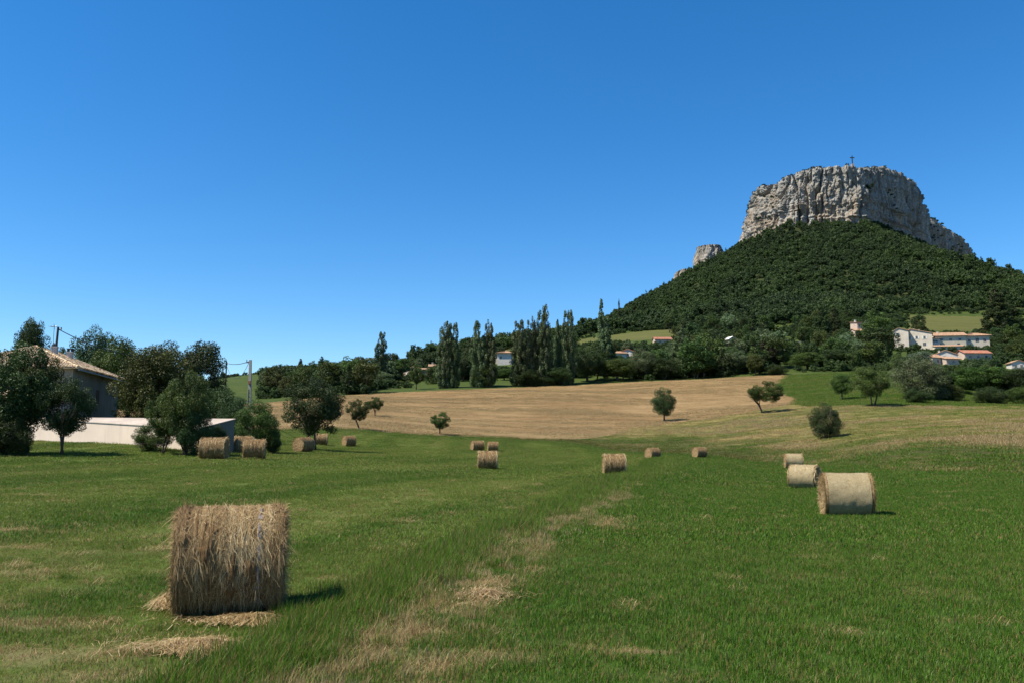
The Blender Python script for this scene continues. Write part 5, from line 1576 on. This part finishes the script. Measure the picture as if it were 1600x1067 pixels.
def house(px, Y, w, d, h, yaw, wall, roofm, label, roof='gable_x', rise=1.8, over=.5, wins=(), chim=(), base_py=None, name='house', apex=.5, sink=1.2, cat='house', door=None, z=None, side_wins=()):
    """local frame: front wall on y = 0 facing -y, x from -w/2 to w/2"""
    v = hit(px, base_py, 250)
    k_ = v.y / Y; zg = v.z
    w, d, h, rise, over = w * k_, d * k_, h * k_, rise * k_, over * k_
    wins = [tuple(q * k_ for q in wn[:4]) + tuple(wn[4:]) for wn in wins]; chim = [tuple(q * k_ for q in c_) for c_ in chim]
    side_wins = [tuple(q * k_ for q in c_) for c_ in side_wins]
    if door: door = tuple(q * k_ for q in door[:3]) + tuple(door[3:])
    print(name, px, 'Y', round(v.y), 'wanted', Y)
    r = empty(name, (v.x, v.y, zg), R(yaw)); tag(r, label, cat)
    mb = MB(); x0, x1 = -w / 2, w / 2
    mb.box(x0, x1, 0, d, -sink - 3, h)
    o = over
    rf = MB()
    if roof == 'gable_x':       # ridge parallel to the front
        yr = d * apex
        roof_sheet(rf, (x0 - o, -o, h - rise * o / max(yr, 1)), (x1 + o, -o, h - rise * o / max(yr, 1)), (x0 - o, yr, h + rise), (x1 + o, yr, h + rise))
        roof_sheet(rf, (x1 + o, d + o, h - rise * o / (d - yr)), (x0 - o, d + o, h - rise * o / (d - yr)), (x1 + o, yr, h + rise), (x0 - o, yr, h + rise))
        for xx in (x0, x1): mb.add([(xx, 0, h), (xx, d, h), (xx, yr, h + rise)], [(0, 1, 2)])
    elif roof == 'gable_y':     # gable in the front wall
        xr = x0 + w * apex
        roof_sheet(rf, (x0 - o, -o, h - rise * o / (xr - x0)), (x0 - o, d + o, h - rise * o / (xr - x0)), (xr, -o, h + rise), (xr, d + o, h + rise))
        roof_sheet(rf, (x1 + o, -o, h - rise * o / (x1 - xr)), (x1 + o, d + o, h - rise * o / (x1 - xr)), (xr, -o, h + rise), (xr, d + o, h + rise))
        for yy in (0, d): mb.add([(x0, yy, h), (x1, yy, h), (xr, yy, h + rise)], [(0, 1, 2)])
    elif roof == 'hip':
        k = min(w, d) / 2
        a, b2 = ((x0 + k, d / 2, h + rise), (x1 - k, d / 2, h + rise)) if w >= d else ((0, k, h + rise), (0, d - k, h + rise))
        A = (x0 - o, -o, h - .1); B = (x1 + o, -o, h - .1); Cc = (x1 + o, d + o, h - .1); Dd = (x0 - o, d + o, h - .1)
        if w >= d:
            roof_sheet(rf, A, B, a, b2); roof_sheet(rf, Cc, Dd, b2, a); roof_sheet(rf, B, Cc, b2, b2); roof_sheet(rf, Dd, A, a, a)
        else:
            roof_sheet(rf, B, Cc, a, b2); roof_sheet(rf, Dd, A, b2, a); roof_sheet(rf, A, B, a, a); roof_sheet(rf, Cc, Dd, b2, b2)
        for (p, q) in ((A, a), (B, b2 if w >= d else a), (Cc, b2), (Dd, a if w >= d else b2), (a, b2)):
            p = Vector(p) + Vector((0, 0, .27)); q = Vector(q) + Vector((0, 0, .27))
            rf.tube([p, q], .13, 6)
    elif roof == 'shed':        # rises towards the back
        roof_sheet(rf, (x0 - o, -o, h - rise * o / d), (x1 + o, -o, h - rise * o / d), (x0 - o, d + .1, h + rise), (x1 + o, d + .1, h + rise))
        mb.add([(x0, 0, h), (x0, d, h), (x0, d, h + rise)], [(0, 1, 2)]); mb.add([(x1, 0, h), (x1, d, h), (x1, d, h + rise)], [(0, 1, 2)])
        mb.add([(x0, d, h), (x1, d, h), (x1, d, h + rise), (x0, d, h + rise)], [(0, 1, 2, 3)])
    mb.build('wall', M[wall], r)
    ro = rf.build('roof', M[roofm], r)
    for (cx, cy, cz, cw, ch) in chim:
        c1 = MB(); c1.box(cx - cw / 2, cx + cw / 2, cy - cw / 2, cy + cw / 2, cz, cz + ch); c1.box(cx - cw / 2 - .08, cx + cw / 2 + .08, cy - cw / 2 - .08, cy + cw / 2 + .08, cz + ch + .003, cz + ch + .13)
        c1.build('chimney', M['wall_white'], ro)
    for wn in wins:
        wx, wz, ww, wh = wn[:4]; sh = wn[4] if len(wn) > 4 else None
        f = MB(); t_ = .09
        f.box(wx - ww/2 - t_, wx + ww/2 + t_, -.06, -.003, wz - t_, wz); f.box(wx - ww/2 - t_, wx + ww/2 + t_, -.06, -.003, wz + wh, wz + wh + t_)
        f.box(wx - ww/2 - t_, wx - ww/2, -.06, -.003, wz, wz + wh); f.box(wx + ww/2, wx + ww/2 + t_, -.06, -.003, wz, wz + wh)
        f.box(wx - .04, wx + .04, -.05, -.02, wz, wz + wh)
        fo = f.build('window', M['frame'], r)
        g_ = MB(); g_.box(wx - ww/2, wx + ww/2, -.018, -.002, wz, wz + wh); g_.build('pane', M['pane'], fo)
        if sh:
            for s_ in (-1, 1):
                g_ = MB(); xa = wx + s_ * (ww/2 + t_ + .03); xb = wx + s_ * (ww/2 + t_ + .03 + ww * .5)
                g_.box(min(xa, xb), max(xa, xb), -.10, -.03, wz - .05, wz + wh + .05); g_.build('shutter', M[sh], fo)
    for (wy, wz, ww, wh) in side_wins:
        g_ = MB(); g_.box(w / 2 + .003, w / 2 + .05, wy - ww/2, wy + ww/2, wz, wz + wh); fo = g_.build('window', M['pane'], r)
    if door:
        dx, dw, dh = door[:3]
        g_ = MB(); g_.box(dx - dw/2, dx + dw/2, -.07, -.003, 0, dh); g_.build('door', M[door[3] if len(door) > 3 else 'door'], r)
    return r

# village, from left to right.  1 m is 1280 / depth photo pixels
house(645, 350, 9.5, 8, 4.0, -24, 'wall_pink', 'tile', 'low pinkish villa with wide garage behind the small tree, left of the forked poplar', 'gable_y', rise=1.2, base_py=592, wins=((-2.3, 1.6, 1.0, 1.2, 'shutter'),), door=(1.8, 3.0, 2.0, 'shutter_blue'), name='villa')
house(662, 362, 11, 7, 3.2, 6, 'wall_cream', 'tile', 'long wing with pale tiled roof right of the pinkish villa', 'gable_x', rise=1.3, base_py=590, wins=((-2.5, 1.0, 1.1, 1.1), (2.4, 1.0, 1.1, 1.1)), name='house')
house(685, 392, 9, 7, 3.6, 4, 'wall_white', 'tile', 'upper white house with chimney behind the long wing', 'gable_x', rise=1.2, base_py=584, chim=((-3, 3.5, 4.4, .8, 1.3),), wins=((0, 1.4, 1.0, 1.1),), name='house')
house(788, 425, 7.2, 9, 6.2, -6, 'wall_white', 'tile', 'tall white house with pink tiled roof between the twin poplars and the clump', 'hip', rise=1.3, base_py=570, over=.9, chim=((.5, 4, 7.0, .6, 1.0),), wins=((-1.8, 3.4, 1.0, 1.3), ), side_wins=((3, 3.4, 1.2, 1.2),), name='house')
house(779, 428, 3.6, 5, 4.6, -6, 'wall_cream', 'tile', 'narrow cream side wing left against the tall white house', 'shed', rise=.7, base_py=568, wins=((0, 2.4, .9, 1.2),), name='house')
house(969, 388, 6, 5, 3.2, 5, 'wall_white', 'tile', 'small white house almost hidden by trees, left of the bright red one', 'gable_x', rise=1.0, base_py=562, name='house', wins=((0, 1.4, 1, 1),))
house(981, 392, 5, 6, 3.8, -14, 'wall_white', 'tile_red', 'small house with a bright red roof right of the hidden white one', 'gable_y', rise=1.1, base_py=561, name='house', wins=((0, 1.6, .9, 1.1),))
house(1037, 480, 10, 7, 3.0, 3, 'wall_pink', 'tile_red', 'low house showing only its long red roof at the right end of the pale meadow', 'gable_x', rise=1.5, base_py=538, name='house', wins=((-2, .9, 1, 1), (2, .9, 1, 1)))
house(1145, 440, 4.4, 6, 3.2, 14, 'wall_white', 'shutter', 'tiny bright white gable among the trees', 'gable_y', rise=1.3, base_py=539, name='house', over=.7, wins=((0, 1.2, .9, 1.0),))
house(1349, 455, 6.6, 7, 8.2, 8, 'wall_pink', 'tile', 'narrow pink house with arched loggia left above the broad dark tree', 'shed', rise=1.0, base_py=527, name='house', wins=((-2.2, 5.6, .9, 1.5), (1.3, 5.4, 2.0, 1.6)), chim=((-2.6, 3, 8.6, .7, 1.4),))
house(1348, 447, 8.4, 6, 3.8, 12, 'wall_pink', 'tile', 'lower pink house directly in front of the narrow loggia house', 'gable_x', rise=1.3, base_py=528, name='house', wins=((1.0, 1.4, 2.8, 1.3),))
house(1434, 440, 14.6, 12, 8.2, -26, 'wall_cream', 'tile', 'big cream gabled house with three white shuttered windows in the village', 'gable_y', rise=2.6, apex=.28, base_py=545, name='gabled_house',
      wins=((-3.6, 5.3, .95, 1.5, 'shutter'), (-.2, 5.4, .95, 1.5, 'shutter'), (3.6, 5.2, .95, 1.5, 'shutter'), (-.4, 2.0, .9, 1.4), (3.4, 1.5, 1.3, 1.7), (-4.4, 1.8, .9, 1.4)), chim=((-1.5, 5, 10.2, .8, 1.1), (1.2, 8, 9.8, .8, 1.2)))
house(1409, 452, 7.5, 9, 10.0, -26, 'wall_cream', 'tile', 'taller cream block joined to the left of the big gabled house', 'gable_y', rise=1.5, apex=.35, base_py=545, name='house', wins=((-1.8, 7.0, 1.0, 1.7, 'shutter_blue'), (-1.6, 3.6, 1.0, 1.5)))
house(1486, 448, 16, 9, 6.6, -8, 'wall_yellow', 'tile', 'long cream farm building with three dark windows right of the gabled house', 'gable_x', rise=2.0, base_py=543, name='farm_building', over=.8,
      wins=((-4.6, 3.9, 1.3, 1.1, 'shutter_blue'), (0, 3.9, 1.2, 1.1), (4.8, 3.9, 1.3, 1.1, 'shutter_blue'), (-5.5, .8, 1.2, 1.5), (4, .8, 1.2, 1.5)), chim=((-5.2, 3.5, 7.6, .7, 1.5),))
house(1462, 440, 5, 6, 5.0, 4, 'wall_white', 'tile', 'narrow white link building between the gabled house and the long farm building', 'shed', rise=1.2, base_py=543, name='house', wins=((0, 3.0, 2.8, 1.1),), chim=())
house(1527, 450, 13, 10, 6.8, -12, 'wall_cream', 'tile', 'right-hand hipped house at the end of the long farm building', 'hip', rise=1.8, base_py=544, name='hipped_house', over=.9, wins=((-3.8, 3.6, 1.3, 1.6), (.2, 3.4, 1.6, 2.2), (4, 3.6, 1.3, 1.5)))
house(1485, 430, 14.6, 4, 2.3, -8, 'wall_cream', 'tile', 'lean-to porch roof in front of the long farm building', 'shed', rise=1.0, base_py=548, name='porch_building', wins=((-3, .6, 1.6, 1.2), (2.5, .6, 1.6, 1.2)))
house(1478, 385, 10.2, 8, 4.2, -20, 'wall_white', 'tile', 'lower white gabled house with brick chimney below the long farm building', 'gable_y', rise=2.1, base_py=568, name='house', wins=((-.4, 2.4, .9, 1.2),), chim=((-2.5, 1, 4.4, .7, 1.9),))
house(1466, 378, 7, 6, 3.2, 24, 'wall_cream', 'tile', 'low tiled annex left of the lower white gabled house', 'gable_x', rise=1.6, base_py=569, name='house', wins=((0, 1.0, 1.0, 1.1),))
house(1490, 374, 7, 5, 2.8, 10, 'wall_pink', 'tile', 'low annex with orange roof right of the lower white gabled house', 'shed', rise=1.4, base_py=570, name='house', wins=((0, .9, 1.0, 1.1),))
house(1529, 395, 13.5, 8, 3.6, 3, 'wall_pink', 'tile_red', 'long low house with a plain red roof at the right of the village', 'gable_x', rise=1.7, base_py=563, name='house', wins=((-4, 1.2, 1.1, 1.2), (0, 1.2, 1.1, 1.2), (4, 1.2, 1.1, 1.2)))
house(1592, 366, 5.5, 6, 3.0, -10, 'wall_white', 'tile', 'white house half hidden by trees at the right edge', 'gable_y', rise=1.1, base_py=577, name='house', wins=((-1.2, 1.0, .9, 1.1), (1.2, 1.0, .9, 1.1)))
# village retaining wall with a small post
v = hit(1251, 535, 250); wl = empty('retaining_wall', (v.x, v.y, v.z), R(4)); tag(wl, 'short pale terrace wall with one post among the village trees', 'wall')
mb = MB(); mb.box(-3.6, 3.4, 0, .4, -2.5, .5); mb.box(-3.7, 3.5, -.05, .45, .503, .62); mb.build('wall', M['wall_cream'], wl)
mb = MB(); mb.box(1.0, 1.4, .02, .38, .623, 2.5); mb.box(.95, 1.45, -.03, .43, 2.503, 2.6); mb.build('post', M['wall_cream'], wl)
# bare road cutting
v = hit(1214, 514, 250); wl = empty('retaining_wall', (v.x, v.y, v.z), R(-12)); tag(wl, 'pale stone wall of the hillside lane above the village belt', 'wall')
mb = MB(); mb.box(-4.2, 4.0, 0, .5, -3, .4); mb.box(-4.25, 4.05, -.05, .55, .403, .5); mb.build('wall', M['wall_cream'], wl)

# ------------------------------------------------------------------ farmhouse, near left
def farmhouse():
    Cn = Vector((-39.0, 72.6, 0)); Fr = Vector((-41.6, 86.5, 0))         # near and far corner of the shaded wall
    dirv = (Fr - Cn).normalized(); yaw = math.atan2(dirv.y, dirv.x) - math.pi / 2
    zg = h1(Cn.x, Cn.y) - .2
    r = empty('farmhouse', (Cn.x, Cn.y, zg), yaw); tag(r, 'old farmhouse with weathered tile roof and shaded wall behind the orchard trees', 'house')
    # local: wall runs from y = 0 to Lw along x = 0, house body towards -x
    Lw = (Fr - Cn).length; W = 9.5; H = at(187, 587, 86.5).z - zg - .3
    mb = MB(); mb.box(-W, 0, 0, Lw, -2, H)
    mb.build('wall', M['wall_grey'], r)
    rise = 2.1; o = .55; k = W / 2 - .3
    A = (-W - o, -o, H - .15); B = (o, -o, H - .15); Cc = (o, Lw + o, H - .15); Dd = (-W - o, Lw + o, H - .15)
    a = (-W / 2, k, H + rise); b2 = (-W / 2, Lw - k, H + rise)
    # tiles: corrugated courses with small steps
    def tiled(e0, e1, t0, t1, mb):
        e0, e1, t0, t1 = map(Vector, (e0, e1, t0, t1))
        nrm = (e1 - e0).cross(t0 - e0).normalized()
        if nrm.z < 0: nrm = -nrm
        L = (e1 - e0).length; nc = int(L / .24); sl = ((t0 + t1) / 2 - (e0 + e1) / 2).length; nr = int(sl / .36)
        g = random.Random(3)
        ed = (e1 - e0).normalized(); upv = nrm.cross(ed)
        if upv.z < 0: upv = -upv
        xt0 = (t0 - e0).dot(ed); xt1 = (t1 - e0).dot(ed); HH = (t0 - e0).dot(upv)
        for i in range(nc):
            uc = (i + .5) / nc * L
            for j in range(nr):
                v0 = j / nr * HH; v1 = (j + 1.25) / nr * HH; vm = (v0 + v1) / 2
                lo = xt0 * vm / HH; hi = L + (xt1 - L) * vm / HH
                if uc < lo or uc > hi: continue
                v1 = min(v1, HH)
                jx = g.uniform(-.02, .02); jz = g.uniform(0, .035)
                n0 = len(mb.v)
                for vv, lift in ((v0, .10), (v1, .045)):
                    for q in range(5):
                        t_ = math.pi * q / 4
                        mb.v.append(tuple(e0 + ed * (uc + jx - math.cos(t_) * .115) + upv * vv + nrm * (math.sin(t_) * .085 + lift + jz)))
                for q in range(4): mb.f.append((n0 + q, n0 + q + 1, n0 + 6 + q, n0 + 5 + q))
                mb.f.append((n0, n0 + 1, n0 + 2, n0 + 3, n0 + 4))
        mb.add([e0 + nrm * .06, e1 + nrm * .06, t1 + nrm * .06, t0 + nrm * .06], [(0, 1, 2, 3)])
        mb.add([e0 - nrm * .06, e1 - nrm * .06, t1 - nrm * .06, t0 - nrm * .06], [(3, 2, 1, 0)])
        mb.add([e0 - nrm * .06, e1 - nrm * .06, e1 + nrm * .06, e0 + nrm * .06], [(0, 1, 2, 3)])
    rf = MB()
    tiled(B, Cc, a, b2, rf); tiled(A, B, a, a, rf); tiled(Cc, Dd, b2, b2, rf); tiled(Dd, A, b2, a, rf)
    for (p, q) in ((A, a), (B, a), (Cc, b2), (Dd, b2), (a, b2)):
        p = Vector(p) + Vector((0, 0, .10)); q = Vector(q) + Vector((0, 0, .10)); L = (q - p).length; n = int(L / .38)
        for i in range(n):
            s0 = p.lerp(q, i / n); s1 = p.lerp(q, (i + 1.15) / n); rf.tube([s0, s1], [.16, .125], 7)
    ro = rf.build('roof', M['tile_old'], r)
    inv = Matrix.Translation((Cn.x, Cn.y, zg)) @ Matrix.Rotation(yaw, 4, 'Z'); inv = inv.inverted()
    def chim(px, ytop, ybot, Y, wpx, pot):
        pb = inv @ at(px, ybot, Y); pt = inv @ at(px, ytop, Y); hw = wpx * Y / 1280 / 2
        c1 = MB(); c1.box(pb.x - hw, pb.x + hw, pb.y - hw, pb.y + hw, pb.z - .8, pt.z)
        c1.box(pb.x - hw - .06, pb.x + hw + .06, pb.y - hw - .06, pb.y + hw + .06, pt.z + .002, pt.z + .09)
        ch = c1.build('chimney', M['wall_white'], ro)
        c2 = MB()
        if pot:
            for sx in (-1, 1):
                for sy in (-1, 1): c2.box(pb.x + sx * hw * .75 - .06, pb.x + sx * hw * .75 + .06, pb.y + sy * hw * .75 - .06, pb.y + sy * hw * .75 + .06, pt.z + .093, pt.z + .36)
            c2.box(pb.x - hw - .05, pb.x + hw + .05, pb.y - hw - .05, pb.y + hw + .05, pt.z + .363, pt.z + .42)
        else:
            c2.box(pb.x - hw * .8, pb.x + hw * .8, pb.y - hw * .8, pb.y + hw * .8, pt.z + .093, pt.z + .27)
        c2.build('chimney_cap', M['iron_dark'], ch)
    chim(84, 543, 562, 77, 8.5, False); chim(109, 551, 562, 81, 7.5, True)
    # windows on the shaded wall
    for (px, y0, y1, Y, wpx) in ((151, 609, 631, 79.6, 9), (158, 587.5, 595, 81.2, 4)):
        pb = inv @ at(px, y1, Y); pt = inv @ at(px, y0, Y); hw = .48 if wpx > 5 else .24
        f = MB(); z0, z1 = pb.z, pt.z; yc = pb.y
        f.box(.003, .07, yc - hw - .1, yc + hw + .1, z0 - .1, z0); f.box(.003, .05, yc - hw - .1, yc + hw + .1, z1, z1 + .1); f.box(.003, .05, yc - hw - .1, yc - hw, z0, z1); f.box(.003, .05, yc + hw, yc + hw + .1, z0, z1)
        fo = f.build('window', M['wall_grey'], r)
        g_ = MB(); g_.box(.002, .02, yc - hw, yc + hw, z0, z1); g_.build('pane', M['pane'], fo)
        if wpx > 5:
            g_ = MB(); g_.box(.03, .065, yc - hw + .01, yc - .01, z0 + .01, z1 - .01); g_.box(.03, .065, yc + .01, yc + hw - .01, z0 + .01, z1 - .01); g_.build('shutter', M['door'], fo)
    # lit corner block on the near side
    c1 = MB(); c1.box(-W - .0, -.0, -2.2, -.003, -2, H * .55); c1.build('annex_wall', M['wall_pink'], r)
    c1 = MB(); roof_sheet(c1, (-W - .3, -2.6, H * .55 - .1), (.3, -2.6, H * .55 - .1), (-W - .3, -.02, H * .55 + .75), (.3, -.02, H * .55 + .75)); c1.build('annex_roof', M['tile_old'], r)
    c1 = MB(); c1.tube([(.62, -.55, H - .3), (.62, Lw + .5, H - .3)], .07, 8); c1.build('gutter', M['metal'], r)
    return inv
farmhouse()

# mast with the supply cable and the television aerial on the roof
pb = at(87, 547, 79); pt = at(91, 511, 79)
ms = empty('roof_mast', tuple(pb - Vector((0, 0, .8)))); tag(ms, 'dark leaning supply mast behind the big farmhouse chimney', 'mast')
mb = MB(); mb.tube([(0, 0, 0), tuple(pt - pb + Vector((0, 0, .8)))], [.12, .10], 8); mb.build('pole', M['iron_dark'], ms)
tp = pt - pb + Vector((0, 0, .8))
mb = MB(); mb.tube([tuple(tp - Vector((0, 0, .25))), tuple(tp + Vector((.3, 0, -.2)))], .03, 6); mb.tube([tuple(tp + Vector((.3, 0, -.3))), tuple(tp + Vector((.3, 0, -.05)))], .06, 6); mb.build('insulator', M['metal'], ms)
pb = at(82, 552, 76); an = empty('tv_aerial', tuple(pb)); tag(an, 'thin television aerial left of the roof mast', 'aerial')
hgt = at(82, 508, 76).z - pb.z
mb = MB(); mb.tube([(0, 0, 0), (0, 0, hgt)], .022, 6); mb.build('pole', M['metal'], an)
mb = MB(); mb.tube([(-.42, 0, hgt - .15), (.22, 0, hgt - .12)], .02, 5)
for k in range(6): mb.tube([(-.40 + .11 * k, -.28, hgt - .15), (-.40 + .11 * k, .28, hgt - .15)], .012, 5)
mb.tube([(-.0, -.1, hgt + .1), (.0, .1, hgt - .4)], .012, 5)
mb.build('antenna', M['metal'], an)

def cable(p, q, sag, r, label, parent=None):
    mb = MB(); pts = []
    for i in range(21):
        t_ = i / 20; a = Vector(p).lerp(Vector(q), t_); a.z -= sag * 4 * t_ * (1 - t_); pts.append(a)
    mb.tube(pts, r, 6)
    o = mb.build('power_cable', M['cable'], None, True); tag(o, label, 'cable', 'overhead power cables')
cable(at(92, 515, 79), at(262, 555, 100), 1.0, .04, 'black cable running right from the farmhouse roof mast into the trees')

# concrete pole with ladder-like recesses, and the far wooden pole
v = hit(388, 652); Yp = 92.0; xb = at(389, 650, Yp)
zb = h1(xb.x, Yp); hp = at(391.5, 562, Yp).z - zb
cpole = empty('power_pole', (xb.x, Yp, zb)); tag(cpole, 'pale concrete power pole with ladder-like openings at the edge of the stubble', 'pole')
mb = MB()
lean = (at(391.5, 562, Yp).x - xb.x)
def seg(z0, z1, w0, w1, dep=.16):
    a0 = lean * z0 / hp; a1 = lean * z1 / hp
    for s_ in (-1, 1):
        mb.add([(a0 + s_ * w0, -dep, z0), (a0 + s_ * (w0 - .07), -dep, z0), (a0 + s_ * (w0 - .07), dep, z0), (a0 + s_ * w0, dep, z0),
                (a1 + s_ * w1, -dep, z1), (a1 + s_ * (w1 - .07), -dep, z1), (a1 + s_ * (w1 - .07), dep, z1), (a1 + s_ * w1, dep, z1)],
               [(0, 1, 5, 4), (1, 2, 6, 5), (2, 3, 7, 6), (3, 0, 4, 7), (4, 5, 6, 7), (3, 2, 1, 0)])
W0, W1 = .25, .12
wz = lambda z: W0 + (W1 - W0) * z / hp
seg(-.5, hp * .62, wz(0), wz(hp * .62))
k = 0; z = .2
while z < hp * .62:
    w_ = wz(z) - .065; mb.box(lean * z / hp - w_, lean * z / hp + w_, -.10, .10, z, z + .16); z += .48
zt_ = hp * .62
mb.add([(lean * .62 - wz(zt_), -.16, zt_), (lean * .62 + wz(zt_), -.16, zt_), (lean * .62 + wz(zt_), .16, zt_), (lean * .62 - wz(zt_), .16, zt_),
        (lean - W1, -.11, hp), (lean + W1, -.11, hp), (lean + W1, .11, hp), (lean - W1, .11, hp)], [(0, 1, 5, 4), (1, 2, 6, 5), (2, 3, 7, 6), (3, 0, 4, 7), (4, 5, 6, 7), (3, 2, 1, 0)])
mb.build('pole', M['concrete'], cpole)
mb = MB(); mb.box(lean - .5, lean - W1 - .003, -.05, .05, hp - .35, hp - .25); mb.tube([(lean - .42, 0, hp - .25), (lean - .42, 0, hp + .02)], .05, 8); mb.build('insulator', M['metal'], cpole)
mb = MB(); mb.box(lean * .7 - .12, lean * .7 + .16, -.26, -.125, hp * .69, hp * .73); mb.build('junction_box', plain('rusty_box', (.30, .13, .07)), cpole)
Yf = 120.0; xb2 = at(352, 610, Yf); zb2 = h1(xb2.x, Yf); hp2 = at(354, 565, Yf).z - zb2
wpole = empty('power_pole', (xb2.x, Yf, zb2)); tag(wpole, 'thin dark wooden power pole left of the concrete one', 'pole')
mb = MB(); mb.tube([(0, 0, -.5), (at(354, 565, Yf).x - xb2.x, 0, hp2)], [.14, .10], 8); mb.build('pole', M['wood_dark'], wpole)
mb = MB(); l2 = at(354, 565, Yf).x - xb2.x; mb.tube([(l2, 0, hp2 - .25), (l2 + .35, 0, hp2 - .2)], .04, 6); mb.build('insulator', M['metal'], wpole)
cable(at(389, 564.5, Yp), at(354, 567, Yf), .25, .04, 'taut cable between the two power poles')
cable(at(354, 567, Yf), at(300, 569, 108), .2, .04, 'taut cable from the wooden pole into the big dark tree')
cable(at(389, 566, Yp), at(354, 570, Yf), 1.9, .025, 'slack looping wire between the two power poles')
cable(at(354, 570, Yf), at(318, 606, 100), .7, .025, 'slack wire falling from the wooden pole behind the big dark tree')

# low white shed: long lit slope on a stone footing, shaded gable at its right end
def shed():
    Yn = 57.0
    c0 = at(309, 690, Yn); z0 = h1(c0.x, c0.y) - .25
    d = Vector((-.875, .484, 0)); L = 20.5
    yaw = math.atan2(-d.y, -d.x)            # local x points right along the front, which faces the sun a little
    r = empty('white_shed', (c0.x, c0.y, z0), yaw); tag(r, 'long low whitewashed shed with shaded right gable in front of the farmhouse', 'shed')
    hf = at(309, 670, Yn).z - z0            # front wall height at the corner
    dep = 3.2; hb = at(352, 655, Yn + dep).z - z0
    e = hf + 1.0                            # the ground and the eave rise a little to the left
    eb = hb + .40
    mb = MB()
    mb.add([(-L, -.14, -.6), (-.02, -.14, -.6), (-.02, -.003, -.6), (-L, -.003, -.6), (-L, -.14, .75), (-.02, -.14, .28), (-.02, -.003, .28), (-L, -.003, .75)], [(0, 1, 5, 4), (1, 2, 6, 5), (2, 3, 7, 6), (3, 0, 4, 7), (4, 5, 6, 7), (3, 2, 1, 0)])
    mb.build('stone_footing', plain('rubble_stone', (.46, .40, .31), .95, .35, 7, bump=.8), r)
    mb = MB()
    mb.add([(-L, 0, -.6), (0, 0, -.6), (0, dep, -.6), (-L, dep, -.6), (-L, 0, e), (0, 0, hf), (0, dep, hb), (-L, dep, eb)], [(0, 1, 5, 4), (2, 3, 7, 6), (3, 0, 4, 7), (3, 2, 1, 0)])
    mb.build('wall', M['whitewash'], r)
    mb = MB(); mb.add([(0, 0, -.6), (0, dep, -.6), (0, dep, hb), (0, 0, hf)], [(0, 1, 2, 3)]); mb.build('gable_wall', render_mat('gable_shade_render', (.20, .19, .17), .3), r)  # the gable's shade is painted in, darker than the whitewash
    mb = MB()
    o = .05
    vs = [(-L - o, -o, e + .003), (o, -o, hf + .003), (o, dep + o, hb + .003), (-L - o, dep + o, eb + .003)]
    mb.add(vs + [(x, y, z + .05) for x, y, z in vs], [(0, 1, 5, 4), (1, 2, 6, 5), (2, 3, 7, 6), (3, 0, 4, 7), (4, 5, 6, 7), (3, 2, 1, 0)])
    mb.build('roof', render_mat('shed_roof', (.56, .48, .41), .25), r)
shed()
# old rail with two posts by the shed
v = at(222, 690, 54.5); z = h1(v.x, v.y)
rl = empty('old_rail', (v.x, v.y, z), R(-8)); tag(rl, 'small rusty hitching rail in the weeds before the white shed', 'rail')
for xx in (0, 1.05):
    mb = MB(); mb.tube([(xx, 0, -.3), (xx, 0, .72)], .03, 6); mb.build('post', M['wood_dark'], rl)
mb = MB(); mb.tube([(-.15, 0, .58), (1.5, 0, .5)], .025, 6); mb.build('rail', M['wood_dark'], rl)
undergrowth()
print('objects', len(bpy.data.objects))
